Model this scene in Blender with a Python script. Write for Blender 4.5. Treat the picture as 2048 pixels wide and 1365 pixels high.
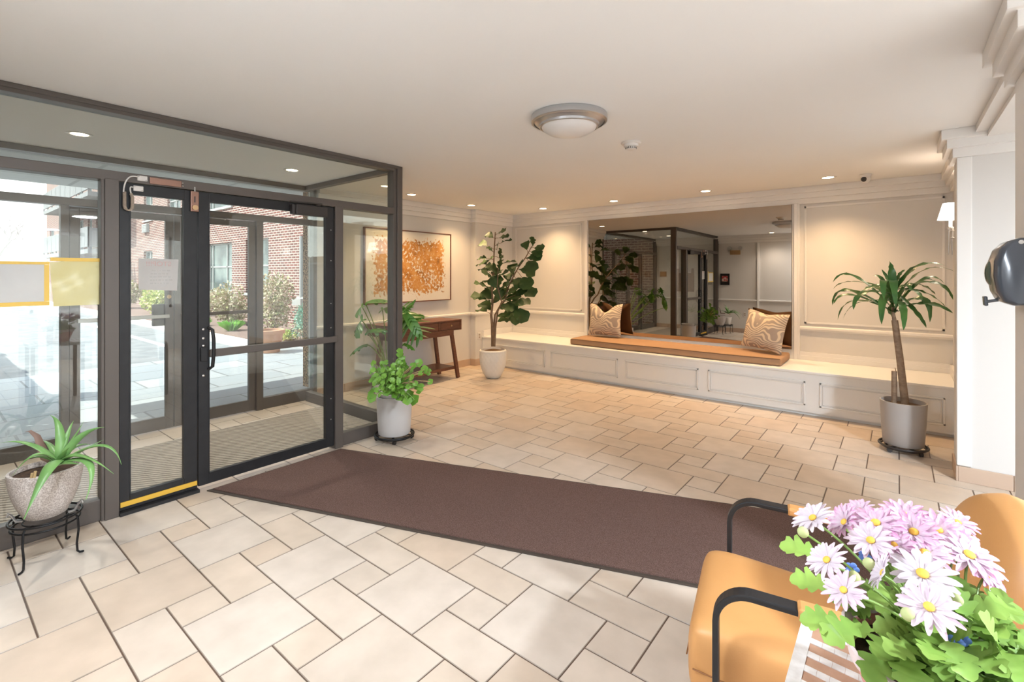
import bpy, bmesh, math, random
from mathutils import Vector, Matrix, noise
for o in list(bpy.data.objects): bpy.data.objects.remove(o)
C = bpy.context.scene.collection
PI = math.pi
# ------------------------------------------------------------------ camera, world, sun, exposure
FPX, HY, CAMZ = 965.0, 548.5, 1.44
YAW = math.atan(771/965.0)
cd = bpy.data.cameras.new('camera'); cam = bpy.data.objects.new('camera', cd); C.objects.link(cam)
cam.location = (0, 0, CAMZ); cam.rotation_euler = (PI/2, 0, YAW)
cd.sensor_width = 36; cd.lens = FPX/2048*36; cd.shift_y = -(682.5-HY)/2048; cd.clip_start = .03; cd.clip_end = 400
bpy.context.scene.camera = cam
FW = Vector((-math.sin(YAW), math.cos(YAW), 0)); RT = Vector((math.cos(YAW), math.sin(YAW), 0))
def at(u, v, d=None, Y=None, X=None, z=None):
    """turns a measured point of the photograph into a place in the room: at a depth, or on a wall plane, or at a height"""
    r = FW + RT*((u-1024)/FPX) + Vector((0, 0, -(v-HY)/FPX))
    if Y is not None: d = Y/r.y
    if X is not None: d = X/r.x
    if z is not None: d = (z-CAMZ)/r.z
    return Vector((0, 0, CAMZ)) + r*d
S = bpy.context.scene
S.view_settings.view_transform = 'Standard'; S.view_settings.look = 'None'; S.view_settings.gamma = 1
S.view_settings.exposure = 1.4
w = bpy.data.worlds.new('sky'); S.world = w; w.use_nodes = True
nt = w.node_tree; bg = nt.nodes['Background']
tc = nt.nodes.new('ShaderNodeTexCoord'); sp = nt.nodes.new('ShaderNodeSeparateXYZ'); rp = nt.nodes.new('ShaderNodeValToRGB')
rp.color_ramp.elements[0].color = (1, 1, 1, 1); rp.color_ramp.elements[1].color = (.62, .78, 1, 1); rp.color_ramp.elements[1].position = .8
nt.links.new(tc.outputs['Generated'], sp.inputs[0]); nt.links.new(sp.outputs[2], rp.inputs[0]); nt.links.new(rp.outputs[0], bg.inputs[0])
bg.inputs[1].default_value = 1.3
sd = bpy.data.lights.new('sun', 'SUN'); sun = bpy.data.objects.new('sun', sd); C.objects.link(sun)
sd.energy = 3.4; sd.angle = .009; sd.color = (1, .96, .9)
sun.rotation_euler = Vector((-.45, -.62, .95)).to_track_quat('Z', 'Y').to_euler()
WARM = (1, .66, .34)
def lamp(name, kind, loc, power, color, parent=None, size=.1, spot=None, rot=None):
    l = bpy.data.lights.new(name, kind); l.energy = power; l.color = color
    if kind == 'AREA': l.shape = 'DISK'; l.size = size
    else: l.shadow_soft_size = size
    if spot: l.spot_size = spot; l.spot_blend = 1
    o = bpy.data.objects.new(name, l); C.objects.link(o); o.location = loc
    if rot: o.rotation_euler = rot
    if parent: o.parent = parent
    return o
# ------------------------------------------------------------------ materials
def nodes(name):
    m = bpy.data.materials.new(name); m.use_nodes = True
    return m, m.node_tree, m.node_tree.nodes['Principled BSDF']
def mk(name, col, rough=.5, metal=0, col2=None, nscale=8, namount=1.0, bump=0, bscale=200, spec=.5, emit=None, estr=0, stretch=None, trans=0):
    m, t, b = nodes(name)
    b.inputs['Base Color'].default_value = (*col, 1); b.inputs['Roughness'].default_value = rough
    b.inputs['Metallic'].default_value = metal; b.inputs['Specular IOR Level'].default_value = spec
    c = t.nodes.new('ShaderNodeTexCoord'); src = c.outputs['Object']
    if stretch:
        mp = t.nodes.new('ShaderNodeMapping'); mp.inputs['Scale'].default_value = stretch
        t.links.new(src, mp.inputs[0]); src = mp.outputs[0]
    if col2:
        n = t.nodes.new('ShaderNodeTexNoise'); n.inputs['Scale'].default_value = nscale; n.inputs['Detail'].default_value = 5
        t.links.new(src, n.inputs['Vector'])
        r = t.nodes.new('ShaderNodeValToRGB'); r.color_ramp.elements[0].position = .5-.25*namount; r.color_ramp.elements[1].position = .5+.25*namount
        r.color_ramp.elements[0].color = (*col, 1); r.color_ramp.elements[1].color = (*col2, 1)
        t.links.new(n.outputs['Fac'], r.inputs[0]); t.links.new(r.outputs[0], b.inputs['Base Color'])
    if bump:
        n2 = t.nodes.new('ShaderNodeTexNoise'); n2.inputs['Scale'].default_value = bscale
        t.links.new(src, n2.inputs['Vector'])
        bp = t.nodes.new('ShaderNodeBump'); bp.inputs['Strength'].default_value = bump; bp.inputs['Distance'].default_value = .002
        t.links.new(n2.outputs['Fac'], bp.inputs['Height']); t.links.new(bp.outputs[0], b.inputs['Normal'])
    if emit: b.inputs['Emission Color'].default_value = (*emit, 1); b.inputs['Emission Strength'].default_value = estr
    if trans: b.inputs['Transmission Weight'].default_value = trans
    return m
def glass_mat(name, tint):
    m = bpy.data.materials.new(name); m.use_nodes = True; t = m.node_tree; t.nodes.clear()
    out = t.nodes.new('ShaderNodeOutputMaterial'); mix = t.nodes.new('ShaderNodeMixShader')
    tr = t.nodes.new('ShaderNodeBsdfTransparent'); tr.inputs[0].default_value = (*tint, 1)
    gl = t.nodes.new('ShaderNodeBsdfGlossy'); gl.inputs['Roughness'].default_value = 0
    lw = t.nodes.new('ShaderNodeLayerWeight')
    p = t.nodes.new('ShaderNodeMath'); p.operation = 'POWER'; p.inputs[1].default_value = 4
    q = t.nodes.new('ShaderNodeMath'); q.operation = 'MULTIPLY_ADD'; q.inputs[1].default_value = .94; q.inputs[2].default_value = .055
    t.links.new(lw.outputs['Facing'], p.inputs[0]); t.links.new(p.outputs[0], q.inputs[0])
    t.links.new(q.outputs[0], mix.inputs[0]); t.links.new(tr.outputs[0], mix.inputs[1]); t.links.new(gl.outputs[0], mix.inputs[2])
    t.links.new(mix.outputs[0], out.inputs[0]); return m
def brick_mat(name, c1, c2, mortar, w=.215, h=.0715, ms=.012, axis='xz', off=.5, bias=0, rough=.85, bump=.4):
    m, t, b = nodes(name); b.inputs['Roughness'].default_value = rough
    g = t.nodes.new('ShaderNodeNewGeometry'); s = t.nodes.new('ShaderNodeSeparateXYZ'); t.links.new(g.outputs['Position'], s.inputs[0])
    cb = t.nodes.new('ShaderNodeCombineXYZ')
    if axis == 'xz':
        a = t.nodes.new('ShaderNodeMath'); a.operation = 'ADD'; t.links.new(s.outputs[0], a.inputs[0]); t.links.new(s.outputs[1], a.inputs[1])
        t.links.new(a.outputs[0], cb.inputs[0]); t.links.new(s.outputs[2], cb.inputs[1])
    else:
        t.links.new(s.outputs[1], cb.inputs[0]); t.links.new(s.outputs[0], cb.inputs[1])
    k = t.nodes.new('ShaderNodeTexBrick'); k.inputs['Scale'].default_value = 1; k.inputs['Brick Width'].default_value = w
    k.inputs['Row Height'].default_value = h; k.inputs['Mortar Size'].default_value = ms; k.inputs['Bias'].default_value = bias; k.offset = off
    k.inputs['Color1'].default_value = (*c1, 1); k.inputs['Color2'].default_value = (*c2, 1); k.inputs['Mortar'].default_value = (*mortar, 1)
    t.links.new(cb.outputs[0], k.inputs['Vector']); t.links.new(k.outputs['Color'], b.inputs['Base Color'])
    bp = t.nodes.new('ShaderNodeBump'); bp.invert = True; bp.inputs['Strength'].default_value = bump; bp.inputs['Distance'].default_value = .006
    t.links.new(k.outputs['Fac'], bp.inputs['Height']); t.links.new(bp.outputs[0], b.inputs['Normal'])
    return m
M = {}
M['wall'] = mk('wall_paint', (.66, .635, .61), .75, bump=.15, bscale=350)
M['white'] = mk('white_trim_paint', (.76, .735, .71), .45)
M['bench'] = mk('bench_paint', (.78, .77, .75), .35)
M['ceil'] = mk('ceiling_paint', (.80, .795, .79), .9, col2=(.82, .815, .81), nscale=1.2)
M['bronze'] = mk('bronze_aluminium', (.11, .094, .084), .45, .2, bump=.06, bscale=500)
M['black'] = mk('black_door_metal', (.018, .018, .02), .42, .1, col2=(.026, .026, .028), nscale=15, spec=.35)
M['glass'] = glass_mat('clear_glass', (.955, .975, .955))
M['brick'] = brick_mat('red_brick', (.20, .062, .05), (.11, .042, .038), (.50, .41, .36))
M['slate'] = brick_mat('slate_paving', (.30, .33, .36), (.40, .42, .44), (.16, .17, .18), w=.95, h=.62, ms=.012, axis='yx', off=.37, bump=.1, rough=.5)
M['soffit'] = brick_mat('soffit_panels', (.6, .63, .63), (.6, .63, .63), (.42, .44, .44), w=1.2, h=.6, ms=.02, axis='yx', off=0, bump=.1)
M['asphalt'] = mk('asphalt', (.17, .18, .195), .85, col2=(.30, .31, .32), nscale=3, bump=.3, bscale=120)
M['kerb'] = mk('concrete', (.52, .48, .44), .8, col2=(.62, .58, .54), nscale=4)
M['mulch'] = mk('mulch', (.12, .075, .06), .95, col2=(.3, .2, .17), nscale=30, bump=.8, bscale=60)
M['pebble'] = mk('pebble_dash', (.06, .03, .015), .8, col2=(.5, .33, .2), nscale=45, namount=.3, bump=1, bscale=60)
M['roadline'] = mk('road_line_paint', (.8, .8, .78), .7)
M['window_glass'] = mk('dark_window_glass', (.05, .07, .075), .1, col2=(.18, .23, .22), nscale=1.1, namount=.5, spec=.35)
M['offwhite'] = mk('exterior_white', (.40, .395, .39), .6)
M['rail_grey'] = mk('balcony_panel', (.2, .2, .205), .6)
M['terracotta'] = mk('terracotta', (.6, .3, .18), .7, col2=(.66, .36, .23), nscale=5)
M['leaf_bush'] = mk('bush_leaves', (.26, .29, .09), .6, col2=(.66, .5, .4), nscale=9, namount=.5)
M['leaf_bush2'] = mk('yellow_bush_leaves', (.26, .38, .07), .6, col2=(.66, .62, .22), nscale=6, namount=.5)
M['leaf_blue'] = mk('blue_green_needles', (.13, .3, .2), .7, col2=(.25, .45, .35), nscale=12)
M['grass'] = mk('grass_blades', (.16, .42, .04), .6, col2=(.3, .6, .1), nscale=12)
M['bark'] = mk('bark', (.16, .1, .07), .8, col2=(.3, .2, .14), nscale=20, bump=.6, bscale=60)
M['pale_branch'] = mk('pale_branches', (.55, .5, .48), .9)
M['rug'] = mk('brown_carpet', (.085, .048, .038), .95, col2=(.18, .115, .098), nscale=260, namount=.6, bump=.8, bscale=300, spec=.1)
M['rug_edge'] = mk('rubber_edge', (.06, .045, .035), .6)
M['wood'] = mk('walnut_wood', (.11, .038, .02), .4, col2=(.2, .078, .042), nscale=14, stretch=(6, .7, 6))
M['brass'] = mk('aged_brass', (.5, .33, .18), .35, .9)
M['ceramic'] = mk('white_ceramic', (.78, .76, .73), .3)
M['stucco'] = mk('grey_plastic_pot', (.40, .37, .35), .6)
M['palepot'] = mk('pale_grey_pot', (.58, .56, .55), .5)
M['relief'] = mk('relief_plaster', (.42, .37, .34), .7, col2=(.66, .61, .58), nscale=170, namount=.3, bump=1, bscale=130)
M['soil'] = mk('potting_soil', (.03, .018, .012), .95, col2=(.1, .055, .03), nscale=60, bump=.8)
M['moss'] = mk('dry_moss', (.12, .06, .02), .95, col2=(.22, .12, .05), nscale=60, bump=1)
M['iron'] = mk('black_wrought_iron', (.02, .02, .022), .35, .6)
M['plastic_dark'] = mk('dark_brown_plastic', (.03, .025, .024), .4)
M['fig'] = mk('fig_leaves', (.02, .05, .01), .6, col2=(.05, .11, .02), nscale=7)
M['dracaena'] = mk('dracaena_leaves', (.02, .09, .02), .35, col2=(.08, .19, .035), nscale=9)
M['trunk'] = mk('cane_trunk', (.2, .13, .085), .8, col2=(.38, .27, .18), nscale=22, stretch=(1, 1, 1.6), bump=.8, bscale=50)
M['stem'] = mk('fig_stem', (.16, .1, .06), .7, col2=(.26, .18, .12), nscale=20)
M['stem_green'] = mk('green_stem', (.2, .32, .07), .5)
M['stem_tan'] = mk('tan_stem', (.5, .36, .18), .6)
M['aloe'] = mk('aloe_leaves', (.09, .22, .06), .35, col2=(.2, .38, .12), nscale=7)
M['aloe_dead'] = mk('withered_aloe_leaf', (.22, .14, .11), .7)
M['geranium'] = mk('round_green_leaves', (.10, .27, .025), .4, col2=(.22, .42, .06), nscale=9)
M['philo'] = mk('philodendron_leaves', (.05, .2, .015), .3, col2=(.14, .33, .04), nscale=6)
M['mum_leaf'] = mk('mum_leaves', (.12, .27, .035), .5, col2=(.34, .5, .1), nscale=9)
M['cushion'] = mk('tan_velvet', (.40, .245, .145), .8, col2=(.35, .21, .125), nscale=5, spec=.2)
M['cushion_side'] = mk('tan_velvet_side', (.40, .235, .15), .85, spec=.2)
M['brown_velvet'] = mk('brown_velvet', (.17, .09, .045), .85)
M['leather'] = mk('tan_leather', (.56, .27, .09), .45, col2=(.62, .31, .11), nscale=5, bump=.12, bscale=220)
M['leather_seam'] = mk('seam_thread', (.25, .1, .03), .6)
M['chrome'] = mk('brushed_nickel', (.55, .56, .58), .28, .9)
M['steel'] = mk('satin_steel', (.5, .48, .46), .3, .9)
M['dome'] = mk('frosted_dome', (.72, .7, .69), .35)
M['plastic_white'] = mk('white_plastic', (.72, .69, .66), .4)
M['lens'] = mk('lit_lens', (.9, .9, .9), .4, emit=(1, .78, .5), estr=14)
M['shade'] = mk('lit_shade', (.9, .88, .85), .6, emit=(1, .93, .84), estr=2.2)
M['paper'] = mk('paper', (.62, .6, .6), .7, col2=(.68, .66, .66), nscale=6)
M['grey_sheet'] = mk('grey_back_sheet', (.76, .76, .78), .5, col2=(.82, .82, .83), nscale=7)
M['yellow_sheet'] = mk('yellow_sheet_in_sleeve', (.84, .75, .36), .22, col2=(.88, .82, .5), nscale=9, bump=.5, bscale=9)
M['yellow_tape'] = mk('yellow_tape', (.8, .52, .08), .4)
M['faint_red'] = mk('faint_red_print', (.62, .42, .42), .7)
M['faint_grey'] = mk('faint_grey_print', (.52, .51, .5), .7)
M['copper'] = mk('copper_lock_plate', (.28, .16, .12), .35, .8)
M['cable'] = mk('beige_cable', (.42, .34, .27), .5)
M['cable_white'] = mk('white_cable', (.75, .74, .72), .4)
M['tilebase'] = mk('tile_base', (.50, .36, .27), .5, col2=(.56, .42, .32), nscale=3)
M['dispenser'] = mk('smoky_plastic', (.06, .075, .1), .16, spec=.8)
M['dispenser_lens'] = mk('smoky_window', (.05, .09, .07), .1, spec=.8)
M['inlay_white'] = mk('bone_inlay', (.78, .76, .73), .3, col2=(.6, .56, .52), nscale=28, namount=.5)
M['inlay_brown'] = mk('tan_inlay', (.5, .3, .2), .35, col2=(.38, .21, .13), nscale=30)
M['pink_pot'] = mk('pink_pot', (.85, .35, .33), .35)
M['pink_pale'] = mk('pale_pink_rim', (.85, .7, .7), .4)
M['yellow_eye'] = mk('flower_eye', (.85, .42, .05), .7, col2=(.9, .6, .1), nscale=60)
M['blue_petal'] = mk('blue_petals', (.15, .28, .8), .5)
M['bud'] = mk('flower_bud', (.5, .55, .25), .6)
M['fence'] = mk('cedar_fence', (.45, .34, .24), .8, col2=(.55, .44, .33), nscale=5, stretch=(8, 8, .6))
M['block'] = mk('breeze_block', (.8, .79, .76), .8)
M['framed_black'] = mk('black_frame', (.012, .01, .01), .3)
M['red_print'] = mk('red_print', (.4, .03, .03), .4, col2=(.55, .45, .4), nscale=18, namount=.3)
M['cork'] = mk('notice_board_felt', (.26, .17, .13), .9)
M['trap'] = mk('threshold_yellow', (.72, .43, .05), .5)
def petal_mat():
    m, t, b = nodes('white_and_pink_petals'); b.inputs['Roughness'].default_value = .5
    c = t.nodes.new('ShaderNodeAttribute'); c.attribute_name = 'tint'
    t.links.new(c.outputs['Color'], b.inputs['Base Color']); return m
M['petal'] = petal_mat()
def thin(name, f=.55):
    m = M[name]; t = m.node_tree; b = t.nodes['Principled BSDF']; o = t.nodes['Material Output']
    x = t.nodes.new('ShaderNodeMixShader'); x.inputs[0].default_value = f; tl = t.nodes.new('ShaderNodeBsdfTranslucent'); l = b.inputs['Base Color'].links
    if l: t.links.new(l[0].from_socket, tl.inputs[0])
    else: tl.inputs[0].default_value = b.inputs['Base Color'].default_value
    t.links.new(b.outputs[0], x.inputs[1]); t.links.new(tl.outputs[0], x.inputs[2]); t.links.new(x.outputs[0], o.inputs[0])
for n_ in ('paper', 'grey_sheet', 'yellow_sheet', 'petal'): thin(n_, .5 if n_ != 'petal' else .25)
def floor_mat():
    m, t, b = nodes('beige_stone_tiles')
    c = t.nodes.new('ShaderNodeAttribute'); c.attribute_name = 'tint'
    g = t.nodes.new('ShaderNodeTexCoord'); n = t.nodes.new('ShaderNodeTexNoise'); n.inputs['Scale'].default_value = 7; n.inputs['Detail'].default_value = 8
    t.links.new(g.outputs['Object'], n.inputs['Vector'])
    r = t.nodes.new('ShaderNodeValToRGB'); r.color_ramp.elements[0].color = (.9, .88, .85, 1); r.color_ramp.elements[1].color = (1.06, 1.04, 1.02, 1)
    r.color_ramp.elements[0].position = .3; r.color_ramp.elements[1].position = .7
    t.links.new(n.outputs['Fac'], r.inputs[0])
    mx = t.nodes.new('ShaderNodeMix'); mx.data_type = 'RGBA'; mx.blend_type = 'MULTIPLY'; mx.inputs[0].default_value = 1
    t.links.new(c.outputs['Color'], mx.inputs[6]); t.links.new(r.outputs[0], mx.inputs[7]); t.links.new(mx.outputs[2], b.inputs['Base Color'])
    b.inputs['Roughness'].default_value = .36
    n2 = t.nodes.new('ShaderNodeTexNoise'); n2.inputs['Scale'].default_value = 25; t.links.new(g.outputs['Object'], n2.inputs['Vector'])
    bp = t.nodes.new('ShaderNodeBump'); bp.inputs['Strength'].default_value = .12; bp.inputs['Distance'].default_value = .002
    t.links.new(n2.outputs['Fac'], bp.inputs['Height']); t.links.new(bp.outputs[0], b.inputs['Normal'])
    return m
M['tile'] = floor_mat(); M['grout'] = mk('grout', (.2, .13, .09), .9)
def mirror_mat():
    m, t, b = nodes('mirror_silver'); b.inputs['Base Color'].default_value = (.47, .405, .34, 1); b.inputs['Metallic'].default_value = 1; b.inputs['Roughness'].default_value = 0
    return m
M['mirror'] = mirror_mat()
def zebra_mat():
    m, t, b = nodes('zebra_weave'); b.inputs['Roughness'].default_value = .85
    c = t.nodes.new('ShaderNodeTexCoord'); wv = t.nodes.new('ShaderNodeTexWave'); wv.inputs['Scale'].default_value = 7.5
    wv.inputs['Distortion'].default_value = 3; wv.inputs['Detail'].default_value = .5; wv.inputs['Detail Scale'].default_value = .95
    wv.bands_direction = 'Z'
    nz = t.nodes.new('ShaderNodeTexNoise'); nz.inputs['Scale'].default_value = 5.5; nz.inputs['Detail'].default_value = .5; t.links.new(c.outputs['Object'], nz.inputs['Vector'])
    v1 = t.nodes.new('ShaderNodeVectorMath'); v1.operation = 'MULTIPLY_ADD'; v1.inputs[1].default_value = (.34, .34, .34)
    t.links.new(nz.outputs['Color'], v1.inputs[0]); t.links.new(c.outputs['Object'], v1.inputs[2]); t.links.new(v1.outputs[0], wv.inputs['Vector'])
    r = t.nodes.new('ShaderNodeValToRGB'); r.color_ramp.elements[0].position = .38; r.color_ramp.elements[1].position = .55
    r.color_ramp.elements[0].color = (.62, .5, .36, 1); r.color_ramp.elements[1].color = (.33, .26, .215, 1)
    t.links.new(wv.outputs['Fac'], r.inputs[0]); t.links.new(r.outputs[0], b.inputs['Base Color']); return m
M['zebra'] = zebra_mat()
def mat_mat():
    m, t, b = nodes('ribbed_entrance_mat'); b.inputs['Roughness'].default_value = .95
    g = t.nodes.new('ShaderNodeNewGeometry'); mp = t.nodes.new('ShaderNodeMapping'); mp.inputs['Rotation'].default_value = (0, 0, .62)
    t.links.new(g.outputs['Position'], mp.inputs[0])
    wv = t.nodes.new('ShaderNodeTexWave'); wv.inputs['Scale'].default_value = 8; wv.inputs['Distortion'].default_value = 1.2; wv.inputs['Detail Scale'].default_value = 4
    t.links.new(mp.outputs[0], wv.inputs['Vector'])
    r = t.nodes.new('ShaderNodeValToRGB'); r.color_ramp.elements[0].color = (.15, .12, .095, 1); r.color_ramp.elements[1].color = (.44, .38, .32, 1)
    t.links.new(wv.outputs['Fac'], r.inputs[0]); t.links.new(r.outputs[0], b.inputs['Base Color'])
    bp = t.nodes.new('ShaderNodeBump'); bp.inputs['Strength'].default_value = .6; bp.inputs['Distance'].default_value = .004
    t.links.new(wv.outputs['Fac'], bp.inputs['Height']); t.links.new(bp.outputs[0], b.inputs['Normal'])
    return m
M['mat'] = mat_mat()
def painting_mat():
    m, t, b = nodes('gold_leaf_canvas'); b.inputs['Roughness'].default_value = .6
    c = t.nodes.new('ShaderNodeTexCoord'); s = t.nodes.new('ShaderNodeSeparateXYZ'); t.links.new(c.outputs['Object'], s.inputs[0])
    def math_(op, a, bb=None, cc=None, clamp=False):
        n = t.nodes.new('ShaderNodeMath'); n.operation = op; n.use_clamp = clamp
        for i, v in enumerate((a, bb, cc)):
            if v is None: continue
            if isinstance(v, (int, float)): n.inputs[i].default_value = v
            else: t.links.new(v, n.inputs[i])
        return n.outputs[0]
    ay = math_('ABSOLUTE', s.outputs[1]); az = math_('ABSOLUTE', s.outputs[2])
    n1 = t.nodes.new('ShaderNodeTexNoise'); n1.inputs['Scale'].default_value = 26; n1.inputs['Detail'].default_value = 6; n1.inputs['Roughness'].default_value = .55
    n2 = t.nodes.new('ShaderNodeTexNoise'); n2.inputs['Scale'].default_value = 8; n2.inputs['Detail'].default_value = 8; n2.inputs['Roughness'].default_value = .7
    n3 = t.nodes.new('ShaderNodeTexNoise'); n3.inputs['Scale'].default_value = 3; n3.inputs['Detail'].default_value = 8
    for n in (n1, n2, n3): t.links.new(c.outputs['Object'], n.inputs['Vector'])
    fy = math_('SUBTRACT', .60, ay); fz = math_('SUBTRACT', .36, az)
    edge = math_('MINIMUM', fy, fz); edge = math_('MULTIPLY', edge, 9.0); edge = math_('MINIMUM', edge, .42)
    k = math_('ADD', edge, math_('MULTIPLY', math_('SUBTRACT', n1.outputs['Fac'], .5), 3.6))
    k = math_('ADD', k, math_('MULTIPLY', math_('SUBTRACT', n3.outputs['Fac'], .5), 1.2))
    mask = math_('MULTIPLY', k, 3.2, clamp=True)
    r = t.nodes.new('ShaderNodeValToRGB'); e = r.color_ramp
    e.elements[0].position = .3; e.elements[0].color = (.13, .06, .02, 1); e.elements[1].position = .64; e.elements[1].color = (.55, .3, .1, 1)
    x = e.elements.new(.47); x.color = (.45, .19, .035, 1)
    t.links.new(n2.outputs['Fac'], r.inputs[0])
    mx = t.nodes.new('ShaderNodeMix'); mx.data_type = 'RGBA'; mx.inputs[6].default_value = (.66, .62, .55, 1)
    t.links.new(mask, mx.inputs[0]); t.links.new(r.outputs[0], mx.inputs[7]); t.links.new(mx.outputs[2], b.inputs['Base Color'])
    return m
M['painting'] = painting_mat()
# ------------------------------------------------------------------ mesh helpers
ORG = {}
class MB:
    def __init__(s): s.v = []; s.f = []; s.sm = []; s.c = {}
    def add(s, vs, fs, smooth=False, col=None):
        n = len(s.v); s.v += [Vector(v) for v in vs]
        for f in fs:
            if col is not None: s.c[len(s.f)] = col
            s.f.append([i+n for i in f]); s.sm.append(smooth)
        return s
    def box(s, x0, x1, y0, y1, z0, z1):
        if x0 > x1: x0, x1 = x1, x0
        if y0 > y1: y0, y1 = y1, y0
        if z0 > z1: z0, z1 = z1, z0
        vs = [(x, y, z) for z in (z0, z1) for y in (y0, y1) for x in (x0, x1)]
        return s.add(vs, [(0, 2, 3, 1), (4, 5, 7, 6), (0, 1, 5, 4), (2, 6, 7, 3), (0, 4, 6, 2), (1, 3, 7, 5)])
    def beam(s, a, b, w, h=None, up=(0, 0, 1)):
        """box bar from a to b, cross-section w by h"""
        a = Vector(a); b = Vector(b); h = h or w; t = (b-a).normalized(); up = Vector(up)
        if abs(t.dot(up)) > .98: up = Vector((1, 0, 0))
        sd_ = t.cross(up).normalized(); up = sd_.cross(t)
        vs = [p + sd_*(i*w/2) + up*(j*h/2) for p in (a, b) for i, j in ((-1, -1), (1, -1), (1, 1), (-1, 1))]
        return s.add(vs, [(3, 2, 1, 0), (4, 5, 6, 7), (0, 1, 5, 4), (1, 2, 6, 5), (2, 3, 7, 6), (3, 0, 4, 7)])
    def tube(s, pts, r, seg=8, cap=True, flat=None):
        pts = [Vector(p) for p in pts]; n = len(pts); rs = r if isinstance(r, (list, tuple)) else [r]*n
        up = None; vs = []
        for i, p in enumerate(pts):
            t = (pts[min(i+1, n-1)]-pts[max(i-1, 0)])
            t = t.normalized() if t.length > 1e-9 else Vector((0, 0, 1))
            if up is None:
                up = Vector((0, 0, 1)) if abs(t.z) < .9 else Vector((1, 0, 0))
            a = t.cross(up)
            a = a.normalized() if a.length > 1e-6 else Vector((1, 0, 0)); up = a.cross(t).normalized()
            for k in range(seg):
                an = 2*PI*k/seg + (PI/seg if seg == 4 else 0)
                vs.append(p + (a*math.cos(an) + up*math.sin(an)*(flat or 1))*rs[i])
        fs = [(i*seg+k, i*seg+(k+1) % seg, (i+1)*seg+(k+1) % seg, (i+1)*seg+k) for i in range(n-1) for k in range(seg)]
        if cap: fs += [tuple(range(seg-1, -1, -1)), tuple((n-1)*seg+k for k in range(seg))]
        return s.add(vs, fs, True)
    def lathe(s, prof, c=(0, 0, 0), seg=40, fx=None, smooth=True):
        c = Vector(c); vs = []; n = len(prof)
        for i, (r, z) in enumerate(prof):
            for k in range(seg):
                an = 2*PI*k/seg; rr = r + (fx(an, i/(n-1)) if fx else 0)
                vs.append(c + Vector((rr*math.cos(an), rr*math.sin(an), z)))
        fs = [(i*seg+k, i*seg+(k+1) % seg, (i+1)*seg+(k+1) % seg, (i+1)*seg+k) for i in range(n-1) for k in range(seg)]
        return s.add(vs, fs, smooth)
    def disc(s, c, r, seg=32, up=True):
        c = Vector(c); vs = [c + Vector((r*math.cos(2*PI*k/seg), r*math.sin(2*PI*k/seg), 0)) for k in range(seg)]
        return s.add(vs, [tuple(range(seg)) if up else tuple(range(seg-1, -1, -1))])
    def ring(s, c, R, r, seg=40, ts=8):
        return s.tube([Vector(c)+Vector((R*math.cos(2*PI*k/seg), R*math.sin(2*PI*k/seg), 0)) for k in range(seg+1)], r, ts, cap=False)
    def sphere(s, c, r, sc=(1, 1, 1), seg=16, rings=10):
        c = Vector(c); vs = []
        for i in range(rings+1):
            th = PI*i/rings
            for k in range(seg):
                an = 2*PI*k/seg; vs.append(c + Vector((r*sc[0]*math.sin(th)*math.cos(an), r*sc[1]*math.sin(th)*math.sin(an), -r*sc[2]*math.cos(th))))
        fs = [(i*seg+k, i*seg+(k+1) % seg, (i+1)*seg+(k+1) % seg, (i+1)*seg+k) for i in range(rings) for k in range(seg)]
        return s.add(vs, fs, True)
    def prism(s, poly, z0, z1):
        n = len(poly); vs = [(x, y, z0) for x, y in poly] + [(x, y, z1) for x, y in poly]
        return s.add(vs, [tuple(range(n-1, -1, -1)), tuple(range(n, 2*n))] + [(i, (i+1) % n, n+(i+1) % n, n+i) for i in range(n)])
    def sweep(s, path, prof, closed=False):
        """profile (out, z) swept along a horizontal path; out is to the left of travel"""
        P = [Vector(p) for p in path]; n = len(P); vs = []; m = len(prof)
        for i, p in enumerate(P):
            d0 = (P[i]-P[i-1]).normalized() if i else (P[1]-P[0]).normalized()
            d1 = (P[i+1]-P[i]).normalized() if i < n-1 else d0
            n0 = Vector((-d0.y, d0.x, 0)); n1 = Vector((-d1.y, d1.x, 0)); b = (n0+n1).normalized(); k = 1/max(.3, b.dot(n0))
            for o, z in prof: vs.append(p + b*(o*k) + Vector((0, 0, z)))
        fs = [(i*m+k, i*m+(k+1) % m, (i+1)*m+(k+1) % m, (i+1)*m+k) for i in range(n-1) for k in range(m)]
        fs += [tuple(range(m-1, -1, -1)), tuple((n-1)*m+k for k in range(m))]
        return s.add(vs, fs)
    def build(s, name, mat, parent=None, local=False, bevel=0, solid=0, subsurf=0, origin=None):
        org = Vector((0, 0, 0))
        if parent is not None: org = ORG.get(parent.name, Vector((0, 0, 0)))
        if origin is not None: org = Vector(origin)
        vs = s.v if local else [v-org for v in s.v]
        me = bpy.data.meshes.new(name); me.from_pydata([tuple(v) for v in vs], [], s.f); me.update()
        sharp = any(s.sm)
        me.polygons.foreach_set('use_smooth', s.sm)
        if s.c:
            ca = me.color_attributes.new('tint', 'FLOAT_COLOR', 'CORNER')
            for p in me.polygons:
                c = s.c.get(p.index, (.1, .1, .1))
                for j, li in enumerate(p.loop_indices):
                    cc = c[j] if isinstance(c[0], (tuple, list)) else c
                    ca.data[li].color = (cc[0], cc[1], cc[2], 1)
        for mm in (mat if isinstance(mat, (list, tuple)) else [mat]): me.materials.append(mm)
        bm = bmesh.new(); bm.from_mesh(me); bmesh.ops.recalc_face_normals(bm, faces=bm.faces) if not s.c else None; bm.to_mesh(me); bm.free()
        o = bpy.data.objects.new(name, me); C.objects.link(o)
        if parent is not None: o.parent = parent
        elif origin is not None: o.location = origin
        ORG[o.name] = org if (parent is not None or origin is not None) else Vector((0, 0, 0))
        if sharp and not s.c: me.set_sharp_from_angle(angle=.8)
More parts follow.
